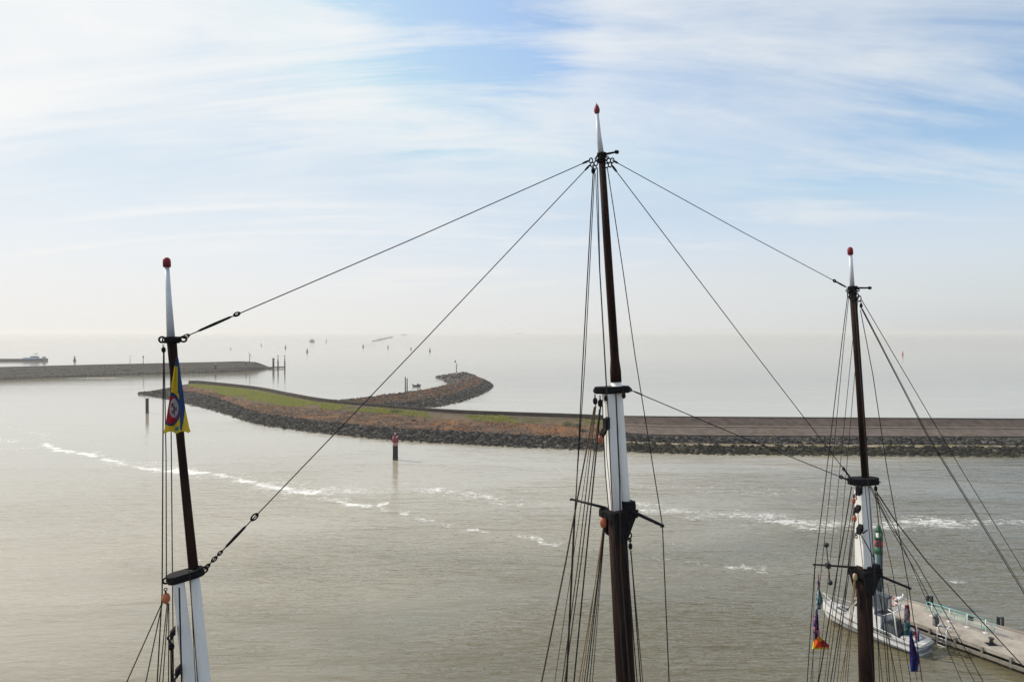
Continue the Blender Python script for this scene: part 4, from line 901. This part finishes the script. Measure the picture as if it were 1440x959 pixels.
mM = mk_mast(DM, 'tallest mast, in the middle, with a pointed red truck', ((838.9, 145), (839.6, 160.5), 8.2), [(839.7, 159.5, 4.6), (842, 190, 6.6), (845.3, 217, 8.6)], (846.2, 217, 229, 10),
    [(846.5, 227, 9.4), (853, 330, 11), (863, 480, 12), (864.6, 505, 12.4), (865.6, 522, 15.6), (866.3, 537, 15.8)], [(866.3, 536.8, 14.6), (868.5, 552, 13.8), (879, 703, 14.2), (880.5, 725, 13.5)], [(855, 546, 17.5), (857.5, 590, 17.5), (865.5, 722, 19)],
    [(867, 716, 25.5), (880, 959, 27)], base_pts[1], None, ONION, ((850, 217.5), (866.5, 214)))
mR = mk_mast(DR, 'farthest mast, the rightmost, hung with signal flags', ((1195.3, 347.5), (1196, 358.5), 7.6), [(1196, 358, 4.6), (1198.4, 404, 6.4)], (1199, 404, 413, 9.5),
    [(1199.3, 410, 9.2), (1207, 520, 9.2), (1217, 673, 9.8)], [(1217, 672, 9.6), (1219.5, 690, 9.6), (1224, 798, 10)], [(1209.8, 678, 16), (1211.5, 700, 16.5), (1214.5, 796, 21)],
    [(1214.3, 794, 19.6), (1219, 959, 20.6)], base_pts[2], None, ROUND, ((1203, 405), (1222.5, 405)))
# lower caps: iron plates holding masthead and topmast together
def cap(mast, d, a, b_, th, w, ext=0):
    A, B = P(*a, d), P(*b_, d+.08); X = (B-A).normalized(); Yv = side; Zz = X.cross(Yv).normalized(); Zz = Zz if Zz.z > 0 else -Zz
    mb = MB(); L = (B-A).length; h = th/F*d; c = (A+B)/2
    poly = []
    for k in range(12):
        q = math.pi/2+math.pi*k/11; poly.append(A + X*(w*.5*math.cos(q)+w*.35) + Yv*(w*.5*math.sin(q)) - Zz*h/2)
    for k in range(12):
        q = -math.pi/2+math.pi*k/11; poly.append(B + X*(w*.45*math.cos(q)-w*.3) + Yv*(w*.45*math.sin(q)) - Zz*h/2)
    mb.prism(poly, Zz*h)
    for k in range(6):
        q = A.lerp(B, .12+.15*k)+Yv*(w*.51); mb.tube([q-Yv*.02, q+Yv*.035], .018, 6)
    for e, s_ in ((A, -1), (B, 1)): mb.ring(e+X*s_*.06, side, .05, .018, 12, 6)
    part(mb, 'mast_cap', M_iron, mast)
cap(mL, DL, (238, 815), (283, 802), 10.5, .34); cap(mM, DM, (841, 549), (880, 547), 9.2, .38); cap(mR, DR, (1199, 677), (1229, 675), 9, .50)
cap(mL, DL, (233, 477.5), (253, 477), 7.5, .17)
# doubling bands / hounds
def hounds(mast, d, x0, x1, y0, y1, cx):
    mb = MB(); A, B = P(x0, y0, d), P(x1, y0, d); C = P(cx, y1, d); D = P(cx, y0, d); wd = (B-A).length; h = (y1-y0)/F*d
    for s_ in (-1, 1):
        mb.prism([D+axis*(-wd*.52)+side*(s_*.21), D+axis*(wd*.60)+side*(s_*.21), C+axis*(wd*.30)+side*(s_*.2)+Zv*h*.45, C+axis*.05+side*(s_*.2), C-axis*.18+side*(s_*.2)+Zv*h*.2], side*(s_*.06))
    mb.box(D-Zv*.1+axis*wd*.02, (wd*1.12, .52, .16), AX); mb.box(D+Zv*.02+axis*wd*.33, (wd*.38, .46, .2), AX)
    for k in range(5): mb.tube([D+axis*(wd*(-.4+.2*k))+side*.28-Zv*.08, D+axis*(wd*(-.4+.2*k))+side*.34-Zv*.08], .03, 8)
    mb.ring(D+axis*wd*.62, side, .06, .02); part(mb, 'hounds', M_iron, mast)
hounds(mM, DM, 850, 890, 716, 762, 869); hounds(mR, DR, 1200, 1235, 799, 834, 1216); hounds(mL, DL, 262, 315, 1062, 1130, 286)
mb = MB(); mb.squared([P(881.5, 704, DM+.05), P(882.5, 722, DM+.05)], [.155, .16], axis, side); part(mb, 'heel_band', M_iron, mM)
def bracket(mast, d, x, y, hgt, dxp, dyp):
    mb = MB(); A = P(x, y, d-.12); B = P(x+dxp, y+dyp, d-.12); h = hgt/F*d; mb.prism([A+Zv*h/2, A-Zv*h/2, B-Zv*h/2-Zv*.01, B+Zv*h/2-Zv*.01], side*.14)
    mb.ring(B-Zv*h*.6, side, .04, .014); mb.ring(B-Zv*(h*.6+.08), axis, .04, .014); part(mb, 'gaff_bracket', M_iron, mast)
bracket(mL, DL, 247, 883, 9, -8, 8); bracket(mL, DL, 254, 937, 10, -8, 8)
bracket(mM, DM, 853, 594, 16, -5, 2); bracket(mM, DM, 849, 603, 6, -5, 8)
bracket(mR, DR, 1207, 687, 11, -4, 3); bracket(mR, DR, 1205, 712, 6, -4, 5); bracket(mR, DR, 1208, 740, 8, -4, 6)
# spreaders
def spar(mast, d, a, b_, r, dz_=0):
    mb = MB(); mb.tube([P(*a, d), P(*b_, d+dz_)], [r, r*.75], 10); mb.tube([P(*b_, d+dz_)-axis*.05, P(*b_, d+dz_)+axis*.02], r*.8, 8); part(mb, 'spreader', M_pile, mast)
spar(mM, DM, (852, 714), (804.5, 702), .037, .5); spar(mM, DM-.1, (887, 718), (932, 739), .045, -.6)
spar(mR, DR, (1203, 797.5), (1145.5, 793.5), .036, .4); spar(mR, DR-.1, (1234, 808), (1280, 827), .043, -.5)
mb = MB(); A, B = P(1162, 766, DR+.2), P(1167.3, 819, DR+.2); mb.tube([A, B], .018, 6)
for e in (A, B): mb.tube([e-Zv*.07, e-Zv*.03, e+Zv*.05, e+Zv*.07], [.03, .075, .07, .03], 10)
mb.box(P(1164.5, 795, DR+.2), (.12, .12, .14)); part(mb, 'signal_rod', M_black, mR)
# pulley blocks
for mast, d, x, y, hpx, w in ((mL, DL, 233.5, 841, 15, M_block), (mL, DL, 241, 909, 11, M_iron), (mL, DL, 230, 492, 8, M_iron), (mM, DM, 844.5, 618, 12, M_block), (mM, DM, 837, 564, 10, M_brown), (mM, DM, 844.2, 567, 11, M_brown), (mM, DM, 852, 560, 8, M_brown), (mM, DM, 877, 556, 9, M_brown),
                              (mM, DM, 848.5, 735, 15, M_block), (mM, DM, 834.3, 240.5, 9, M_iron), (mM, DM, 886.5, 768, 9, M_iron), (mR, DR, 1200.5, 704, 9, M_block), (mR, DR, 1202, 729, 9, M_block), (mR, DR, 1202.5, 811, 11, M_blockp), (mR, DR, 1231.5, 687, 8, M_iron), (mR, DR, 1211, 430, 7, M_iron)):
    mb = MB(); block(mb, P(x, y, d-.2), hpx/F*d, (0.05, 0, -1)); part(mb, 'pulley_block', [w, M_iron], mast)
mb = MB(); mb.tube([P(883.5, 733, DM-.3), P(885, 750, DM-.3)], .02, 6); mb.ring(P(885.3, 753, DM-.3), side, .055, .018, up=Zv, stretch=1.3); mb.ring(P(885.8, 759, DM-.3), axis, .04, .016); part(mb, 'chain_link', M_iron, mM)

# ---- ropes and wires
def rope(name, pts, r, m_, extend=True, parent=None, label=None):
    w = [P(*p) for p in pts]; r = r*.76
    if extend:
        a, b_ = w[-2], w[-1]; t = (2.3-a.z)/(b_.z-a.z); w.append(a+(b_-a)*t)
    mb = MB(); mb.tube(w, r, 6); return part(mb, name, m_, parent, label)
def fitting(st, a, b_, r):                                             # thickened screw body plus eyes on a stay
    mb = MB(); mb.tube([a, a.lerp(b_, .08), a.lerp(b_, .5), a.lerp(b_, .92), b_], [r*.5, r, r*1.25, r, r*.5], 8); part(mb, 'turnbuckle', M_iron, st)
def eye(st, c, dirv, Rr, r):
    mb = MB(); n_ = Vector(dirv).cross(Zv).normalized(); mb.ring(c, n_, Rr*.72, r*.85, 12, 6, up=dirv, stretch=1.6); part(mb, 'shackle', M_iron, st)
def stay(a, b_, r, fits, label):
    A, B = P(*a), P(*b_); r = r*.74; mb = MB(); mb.tube([A, A.lerp(B, .5)-Zv*.03, B], r, 6); o = part(mb, 'stay', M_wire, None, label)
    dv = (B-A).normalized()
    for kind, t0, t1, rr in fits:
        if kind == 't': fitting(o, A.lerp(B, t0), A.lerp(B, t1), rr*.8)
        else: eye(o, A.lerp(B, t0), dv, t1*.82, rr*.8)
    return o
stay((256, 475.5, DL), (830, 225.5, DM), .014, [('e', .008, .055, .016), ('t', .03, .098, .028), ('e', .108, .055, .02), ('t', .975, .997, .026)], 'upper wire from the left mast to the middle masthead')
stay((286, 802, DL), (831, 231, DM), .014, [('e', .008, .05, .018), ('e', .022, .055, .018), ('e', .034, .05, .016), ('t', .045, .088, .03), ('e', .106, .075, .022), ('t', .98, .998, .026)], 'steep wire from the left mast cap to the middle masthead')
stay((861, 225.5, DM), (1191, 404.5, DR), .014, [('t', .003, .02, .026), ('e', .935, .06, .025), ('t', .94, .995, .028)], 'upper wire from the middle masthead to the right mast')
stay((859, 231, DM), (1197, 673, DR), .015, [('t', .003, .02, .028), ('e', .962, .06, .025), ('t', .965, .995, .028)], 'steep wire from the middle masthead to the right mast cap')
stay((881, 546, DM), (1197, 676.5, DR), .015, [('e', .010, .075, .02), ('t', .025, .06, .02), ('e', .945, .07, .028), ('t', .95, .99, .03)], 'lower wire from the middle mast cap to the right mast cap')
# left mast
L = DL
for pts, r, m_, nm in [
    ([(230, 490, L-.1), (229, 640, L-.15), (228, 834, L-.2), (221, 959, L-.35)], .016, M_hempg, 'halyard'),
    ([(230.6, 490, L-.1), (233.5, 640, L-.1), (234, 818, L-.05)], .014, M_hempg, 'halyard'),
    ([(239.5, 500, L+.3), (241, 640, L+.3), (242.6, 820, L+.3), (244, 959, L+.4)], .014, M_wire, 'shroud'),
    ([(228.5, 846, L-.2), (178, 959, L-.6)], .015, M_hemp, 'rope'), ([(228.5, 846, L-.2), (205, 959, L+.4)], .014, M_hemp, 'rope'),
    ([(235, 848, L-.2), (224, 959, L-.2)], .013, M_hemp, 'rope'), ([(236.5, 848, L-.15), (229, 959, L+.1)], .013, M_hemp, 'rope'), ([(237.5, 848, L-.1), (237, 959, L-.1)], .014, M_hemp, 'rope'),
    ([(241, 915, L-.2), (241.5, 959, L-.2)], .030, M_wire, 'tackle'), ([(240, 915, L-.24), (245, 959, L-.24)], .014, M_hemp, 'rope'),
    ([(252, 826, L-.24), (255.5, 959, L-.27)], .020, M_wire, 'halyard'),
    ([(265.5, 800, L-.2), (266.5, 812, L-.2), (278, 959, L-.22)], .011, M_wire, 'halyard'), ([(267.5, 812, L-.22), (275, 959, L-.24)], .009, M_wire, 'halyard')]:
    if pts[-1][1] < 900: rope(nm, pts, r, m_, False)
    else: rope(nm, pts, r, m_)
# middle mast
D = DM
for pts, r, m_, nm in [
    ([(834, 245, D-.3), (819, 520, D-.5), (797, 959, D-1.0)], .017, M_wire, 'shroud'),
    ([(836, 245, D-.25), (822, 520, D-.4), (806, 750, D-.7), (796, 959, D-.9)], .013, M_wire, 'shroud'),
    ([(840, 236, D-.2), (843.5, 380, D-.25), (854, 560, D-.38), (860, 690, D-.4), (878, 959, D-.42)], .016, M_hempg, 'halyard'),
    ([(837.5, 244, D-.28), (843, 380, D-.3), (852.5, 545, D-.36)], .011, M_wire, 'halyard'),
    ([(854, 236, D-.2), (876, 380, D-.4), (893, 500, D-.5), (931.5, 738, D-.68)], .014, M_wire, 'shroud'), ([(931.5, 738, D-.68), (941, 959, D-.9)], .016, M_wire, 'shroud'),
    ([(836, 572, D-.3), (795.5, 790, D-.9), (761.5, 959, D-1.4)], .023, M_hemp, 'rope'),
    ([(838.5, 562, D+.3), (820, 690, D+.5), (780, 959, D+1.0)], .011, M_hemp, 'shroud'),
    ([(838, 570, D-.3), (813, 790, D-.6), (790.5, 959, D-.8)], .016, M_hemp, 'rope'),
    ([(843, 575, D-.25), (817, 790, D-.5), (794, 959, D-.7)], .018, M_hemp, 'rope'),
    ([(844.5, 572, D-.25), (823.5, 790, D-.4), (807, 959, D-.5)], .022, M_wire, 'shroud'),
    ([(848, 742, D-.3), (842, 790, D-.4), (814, 959, D-.7)], .016, M_hempl, 'tackle_rope'), ([(848, 742, D-.28), (841, 790, D-.35), (818, 959, D-.5)], .013, M_hempl, 'tackle_rope'),
    ([(849, 742, D-.26), (843.5, 790, D-.3), (821.5, 959, D-.4)], .014, M_hemp, 'tackle_rope'), ([(849.5, 742, D-.24), (844, 790, D-.26), (825, 959, D-.3)], .017, M_wire, 'tackle_rope'),
    ([(850, 742, D-.22), (845.5, 790, D-.22), (829, 959, D-.2)], .014, M_wire, 'tackle_rope'), ([(850.5, 742, D-.2), (846.5, 790, D-.2), (833, 959, D-.1)], .012, M_hemp, 'tackle_rope'),
    ([(847, 562, D-.33), (851, 660, D-.36), (858, 740, D-.4), (863.5, 790, D-.42), (878, 959, D-.44)], .015, M_hempg, 'halyard'),
    ([(866, 553, D-.26), (871.5, 680, D-.34), (873, 790, D-.40), (886, 959, D-.42)], .022, M_hempg, 'halyard'),
    ([(852, 566, D-.33), (853, 640, D-.35), (859, 700, D-.38), (865, 790, D-.4), (879.5, 959, D-.43)], .010, M_wire, 'halyard'),
    ([(874, 740, D-.35), (882.5, 790, D-.35), (896, 959, D-.4)], .016, M_wire, 'rope'), ([(886.8, 774, D-.3), (888.5, 790, D-.3), (901, 959, D-.4)], .017, M_wire, 'rope'), ([(887.4, 774, D-.26), (889.5, 800, D-.26), (904, 959, D-.3)], .014, M_hemp, 'rope')]:
    rope(nm, pts, r, m_, not (pts[-1][1] < 900))
# right mast
D = DR
for pts, r, m_, nm in [
    ([(1192.5, 412, D-.2), (1184, 480, D-.3), (1158, 700, D-.7), (1145.5, 799, D-.9), (1135, 959, D-1.2)], .016, M_wire, 'shroud'),
    ([(1194, 414, D-.2), (1187, 480, D-.3), (1166, 700, D-.6), (1155, 800, D-.8), (1140, 959, D-1.0)], .012, M_wire, 'shroud'),
    ([(1204, 424, D+.2), (1199, 480, D+.3), (1177, 700, D+.6), (1166, 800, D+.8), (1150, 959, D+1.1)], .012, M_hempg, 'shroud'),
    ([(1206, 424, D+.3), (1203, 514, D+.4), (1187, 700, D+.7), (1178, 800, D+.9), (1159.5, 959, D+1.2)], .012, M_hempg, 'shroud'),
    ([(1197.5, 684, D-.3), (1178, 799, D-.6), (1151, 959, D-1.0)], .022, M_wire, 'shroud'),
    ([(1199.5, 708, D-.3), (1184.5, 795, D-.4), (1163, 959, D-.6)], .018, M_hemp, 'rope'), ([(1201, 709, D-.25), (1192.5, 795, D-.3), (1177.5, 959, D-.4)], .014, M_hemp, 'rope'),
    ([(1201, 733, D-.25), (1193, 800, D-.3), (1168, 959, D-.5)], .018, M_wire, 'rope'), ([(1202.5, 733, D-.22), (1195, 800, D-.25), (1172, 959, D-.3)], .014, M_wire, 'rope'),
    ([(1201, 816, D-.25), (1184.5, 959, D-.4)], .015, M_hempl, 'tackle_rope'), ([(1202, 816, D-.2), (1188, 959, D-.3)], .014, M_hempl, 'tackle_rope'), ([(1203, 816, D-.2), (1191.5, 959, D-.2)], .013, M_hemp, 'tackle_rope'),
    ([(1202, 812, D-.22), (1204, 838, D-.22), (1181, 959, D-.3)], .013, M_hempl, 'tackle_rope'),
    ([(1210, 436, D-.2), (1227.5, 527, D-.3), (1247.5, 660, D-.4), (1258.5, 720, D-.45), (1278.5, 827, D-.6)], .016, M_wire, 'shroud'), ([(1278.5, 827, D-.6), (1297, 959, D-.8)], .016, M_wire, 'shroud'),
    ([(1211.5, 434, D), (1305, 615, D+1.5), (1440, 834, D+3.3)], .018, M_hempg, 'forestay'), ([(1212.8, 434, D), (1307, 615, D+1.5), (1442, 833, D+3.3)], .012, M_hempg, 'forestay'),
    ([(1210.5, 420, D), (1352, 660, D+1.8), (1440, 803, D+3)], .014, M_hempg, 'forestay'),
    ([(1233, 692, D), (1260, 733.5, D+.5), (1304, 790, D+1.1), (1434, 931, D+2.8)], .024, M_hempg, 'forestay'),
    ([(1224, 682, D), (1250, 735, D+.5), (1288.5, 790, D+1), (1349, 896, D+1.8), (1383, 959, D+2.3)], .016, M_wire, 'forestay'), ([(1223, 684, D), (1250, 738, D+.5), (1284, 797, D+1), (1371, 959, D+2.2)], .015, M_hempg, 'forestay'),
    ([(1232, 695, D+.1), (1257, 740, D+.5), (1279.6, 790, D+.9), (1353, 959, D+2)], .013, M_hempg, 'forestay'),
    ([(1231, 692, D-.1), (1236, 740, D-.1), (1240.5, 800, D-.1), (1251, 959, D-.2)], .020, M_hemp, 'rope'), ([(1233, 692, D), (1240, 735, D), (1254.5, 800, D), (1281, 959, D+.1)], .013, M_wire, 'rope'),
    ([(1202, 424, D-.15), (1218.5, 640, D-.25), (1222, 690, D-.4), (1230, 800, D-.4), (1237, 959, D-.45)], .016, M_hempg, 'halyard'), ([(1216.5, 682, D-.42), (1226, 790, D-.45), (1232, 870, D-.46), (1241, 959, D-.5)], .014, M_wire, 'halyard'),
    ([(1204, 742, D-.35), (1211, 752, D-.4), (1230, 786, D-.4)], .018, M_wire, 'lashing'), ([(1207, 748, D-.35), (1214, 749, D-.42), (1220, 745, D-.4)], .028, M_iron, 'lashing'),
    ([(1206, 716, D-.35), (1208, 745, D-.4), (1214, 800, D-.42), (1229, 959, D-.5)], .012, M_hempg, 'halyard'),
    ([(1236, 800, D-.1), (1248, 959, D-.2)], .014, M_wire, 'rope'), ([(1240, 812, D), (1258, 959, D)], .013, M_hemp, 'rope'), ([(1229, 800, D-.2), (1262, 959, D-.3)], .014, M_wire, 'rope'), ([(1248, 820, D+.2), (1270, 959, D+.3)], .012, M_hempg, 'rope'),
    ([(1147.5, 794, D+.35), (1146, 800, D+.3), (1144.5, 845, D+.2), (1143, 959, D+.1)], .009, M_wire, 'flag_halyard'), ([(1275, 826, D-.55), (1281, 905, D-.6), (1290, 959, D-.65)], .009, M_wire, 'flag_halyard')]:
    rope(nm, pts, r, m_, not (pts[-1][1] < 940 and nm not in ('forestay',)))
mb = MB(); A = P(1290, 800, 1)  # crow of iron at the right masthead: shackles around the band
mb = MB()
for q in range(6): mb.ring(P(1193+q*3, 414+(q % 3)*3, DR-.12), (1, .2*q, 0), .055, .014, up=Zv, stretch=1.5)
part(mb, 'shackle', M_iron, mR)
mb = MB()
for x, y in ((831, 226), (833, 232), (838, 230), (836, 236), (856, 226), (858, 232), (853, 233), (861, 226)): mb.ring(P(x, y, DM-.05), (.3, 1, 0), .042, .013, up=Zv, stretch=1.3)
part(mb, 'shackle', M_iron, mM)

# ------------------------------------------------------------------ flags (folded cloth; pattern laid out on the cloth itself)
FM = [mat('flag_yellow', (.62, .49, .045), .8), mat('flag_blue', (.035, .075, .19), .8), mat('flag_red', (.42, .03, .055), .8), mat('flag_white', (.46, .44, .46), .8), mat('flag_mark', (.12, .03, .05), .8), mat('flag_teal', (.06, .22, .24), .8),
      mat('flag_purple', (.07, .03, .16), .8), mat('flag_pink', (.5, .22, .28), .8), mat('flag_orange', (.75, .09, .02), .8), mat('flag_royal', (.03, .06, .30), .8)]
for f_ in FM:
    nn_, ll_ = f_.node_tree.nodes, f_.node_tree.links; bb_ = nn_['Principled BSDF']
    tr = nn_.new('ShaderNodeBsdfTranslucent'); tr.inputs[0].default_value = bb_.inputs['Base Color'].default_value
    mx = nn_.new('ShaderNodeMixShader'); mx.inputs[0].default_value = .35; ll_.new(bb_.outputs[0], mx.inputs[1]); ll_.new(tr.outputs[0], mx.inputs[2]); ll_.new(mx.outputs[0], nn_['Material Output'].inputs['Surface'])
def edge(pl, y):
    for a, b_ in zip(pl[:-1], pl[1:]):
        if a[1] <= y <= b_[1]: return a[0]+(b_[0]-a[0])*(y-a[1])/max(1e-6, b_[1]-a[1])
    return pl[-1][0] if y > pl[-1][1] else pl[0][0]
def cloth(name, d, le, ri, y0, y1, nu, nv, fold, depth, colf, label, cat='flag', bottom=None, group=None):
    mb = MB(); k = nu+1
    for j in range(nv+1):
        v = j/nv
        for i in range(k):
            u = i/nu; yb = y1 + (bottom(u) if bottom else 0); y = y0+(yb-y0)*v; yy = min(y, y1)
            x = edge(le, yy)*(1-u)+edge(ri, yy)*u; wd = (edge(ri, yy)-edge(le, yy))/F*d
            p = P(x, y, d + fold(u, v)*depth*(.15+min(1, wd/.4)) + .012*math.sin(17*u+9*v)); mb.v.append(tuple(p))
    px_of = lambda i, j: None
    for j in range(nv):
        for i in range(nu):
            u, v = (i+.5)/nu, (j+.5)/nv; yb = y1 + (bottom(u) if bottom else 0); y = y0+(yb-y0)*v; yy = min(y, y1); x = edge(le, yy)*(1-u)+edge(ri, yy)*u
            mb.f.append((j*k+i, j*k+i+1, (j+1)*k+i+1, (j+1)*k+i)); mb.m.append(colf(u, v, x, y)); mb.sm.append(True)
    top = P((le[0][0]+ri[0][0])/2, y0, d)
    o = mb.build(name, FM, None, top); so = o.modifiers.new('thickness', 'SOLIDIFY'); so.thickness = .006
    return tag(o, label, cat, group)
MARKS = [((148, 648), (172, 672)), ((172, 645), (150, 676)), ((180, 672), (206, 704)), ((206, 676), (182, 706)), ((152, 700), (178, 730)), ((176, 702), (156, 728)), ((164, 640), (184, 735))]
def harb(u, v, x, y):
    X, Y = (x-215)*6, (y-460)*6
    if X < 224 + (Y-600)*.03:
        if Y < 330: return 1
        e = ((X-150)/88)**2+((Y-692)/142)**2; e2 = ((X-146)/74)**2+((Y-696)/118)**2; e3 = ((X-178)/40)**2+((Y-684)/82)**2
        if e3 < 1:
            for (a, b_), (c, d_) in MARKS:
                t = max(0, min(1, ((X-a)*(c-a)+(Y-b_)*(d_-b_))/((c-a)**2+(d_-b_)**2))); 
                if math.hypot(X-a-t*(c-a), Y-b_-t*(d_-b_)) < 3.6: return 4
            return 3
        if e2 < 1: return 2
        if e < 1: return 1
        if 186 < X < 220 and 838 < Y < 872 and (X-186)+(Y-838) > 18: return 5
        if Y < 560 and X > 208: return 1 if (X-208) > (Y-330)*.02 else 0
        return 0
    if X > 275 - (Y-650)*.12 and Y > 640 and X > 268-(Y-650)*.14: return 0
    if Y > 868: return 0
    return 1
zig = lambda u, v: (-abs((u*2.6) % 2-1)+.5)*1.0
cloth('harbour_flag', DL-.45, [(247.5, 503), (244.5, 520), (240, 552), (236, 575), (232.5, 598), (229.5, 610)], [(250.5, 503), (254, 530), (258, 555), (261, 578), (266, 602), (268, 607)], 503, 610, 66, 120, lambda u, v: zig(u, v), .13, harb,
      'yellow and blue flag with red and white roundel hanging limp on the left mast', bottom=lambda u: -3.5*abs(math.sin(u*6.5)) if u < .93 else -3)
wav = lambda u, v: math.sin(u*9+v*4)*.6
def cb(*cols):
    def f_(u, v, x, y):
        for lim, c in cols:
            nz = mnoise.noise((x*.33, y*.22, 4.4))
            if v < lim:
                return c[0] if nz < .12 else c[1]
        return cols[-1][1][0]
    return f_
g1, g2 = 'signal flags strung at the right mast', None
cloth('signal_flag', DR+.1, [(1150.3, 806), (1149, 820), (1148.6, 829)], [(1151.6, 806), (1152.5, 820), (1152.2, 829)], 806, 829, 10, 26, wav, .1, cb((.45, (3, 7)), (.7, (7, 1)), (1, (3, 7))), 'narrow pink and white furled flag at the top of the left flag string', group=g1)
cloth('signal_flag', DR+.05, [(1149, 828), (1147.5, 838), (1148.5, 850), (1150, 856.5)], [(1152.5, 828), (1156, 838), (1157.3, 845), (1154, 856.5)], 828, 856.5, 16, 30, wav, .16, cb((1, (5, 3)),), 'teal furled flag bundled below the left spreader of the right mast', group=g1)
cloth('signal_flag', DR+.05, [(1147.5, 856), (1144.5, 875), (1143.4, 885), (1146, 898)], [(1149.5, 856), (1151, 870), (1151.5, 880), (1153, 898)], 856, 898, 16, 40, wav, .14, cb((1, (6, 7)),), 'purple furled flag with pale flecks above the red and yellow one', group=g1)
def redy(u, v, x, y):
    return 0 if (v > .86 or u < .12 or (v < .25 and u > .72) or (u > .45 and v < .34 and u < .8)) else 8 if u < .55 else 2
cloth('signal_flag', DR+.04, [(1145.5, 895), (1143.5, 903), (1142, 912.5)], [(1153, 893), (1157.5, 899), (1165.5, 906), (1165.8, 912.5)], 895, 912.5, 30, 26, wav, .12, redy, 'bright red and orange flag edged yellow at the foot of the left flag string', group=g1)
cloth('signal_flag', DR-.6, [(1272.5, 850), (1272, 862), (1271.3, 872)], [(1278, 848), (1280, 862), (1279.5, 872)], 850, 872, 14, 24, wav, .14, cb((.25, (2, 7)), (.55, (3, 2)), (.75, (3, 4)), (1, (3, 7))), 'red and white furled flag below the right spreader of the right mast', group=g1)
cloth('signal_flag', DR-.62, [(1271.5, 871), (1271, 882), (1271.8, 893)], [(1279.5, 871), (1280.5, 882), (1279.5, 893)], 871, 893, 14, 24, wav, .14, cb((1, (5, 3)),), 'teal and white furled flag over the boat cockpit', group=g1)
cloth('signal_flag', DR-.64, [(1278.5, 886), (1279, 905), (1279.5, 925), (1281, 944)], [(1281, 886), (1286, 905), (1293, 926), (1290, 944)], 886, 944, 18, 50, wav, .16, cb((1, (6, 9)),), 'long purple and blue furled flag hanging over water near the boat stern', group=g1)
# ensign at the boat's stern
q = bt_m @ Vector((-hL+.15, .95, .95)); t = thing('ensign', q, 'small red white and blue ensign on a staff at the boat stern', 'flag')
mb = MB(); mb.tube([(0, 0, -.1), (-.1, 0, 1.5)], .02, 6); mb.build('staff', M_rail, t)
mb = MB(); k = 9
for j in range(13):
    for i in range(10):
        u, v = i/9, j/12; mb.v.append((-.16+(-.38*u*(1-.3*v))+.02, .06*math.sin(u*8+v*3), 1.42-1.0*v-.22*u))
for j in range(12):
    for i in range(9): mb.f.append((j*10+i, j*10+i+1, j*10+i+11, j*10+i+10)); mb.m.append(2 if i < 3 else 3 if i < 6 else 9); mb.sm.append(True)
mb.v = [(-x-.3 if False else x*-1-.32, y, z) for x, y, z in mb.v]
o = mb.build('cloth', FM, t); o.modifiers.new('thickness', 'SOLIDIFY').thickness = .006

# ------------------------------------------------------------------ render settings
vs = S.view_settings; vs.view_transform = 'Standard'; vs.look = 'None'; vs.gamma = 1; vs.use_curve_mapping = False; vs.exposure = 0.35
cy = S.cycles; cy.use_denoising = True; cy.max_bounces = 8; cy.diffuse_bounces = 3; cy.glossy_bounces = 3; cy.volume_bounces = 2; cy.transparent_max_bounces = 6
cy.sample_clamp_indirect = 4.0
try: cy.denoiser = 'OPENIMAGEDENOISE'
except Exception: pass
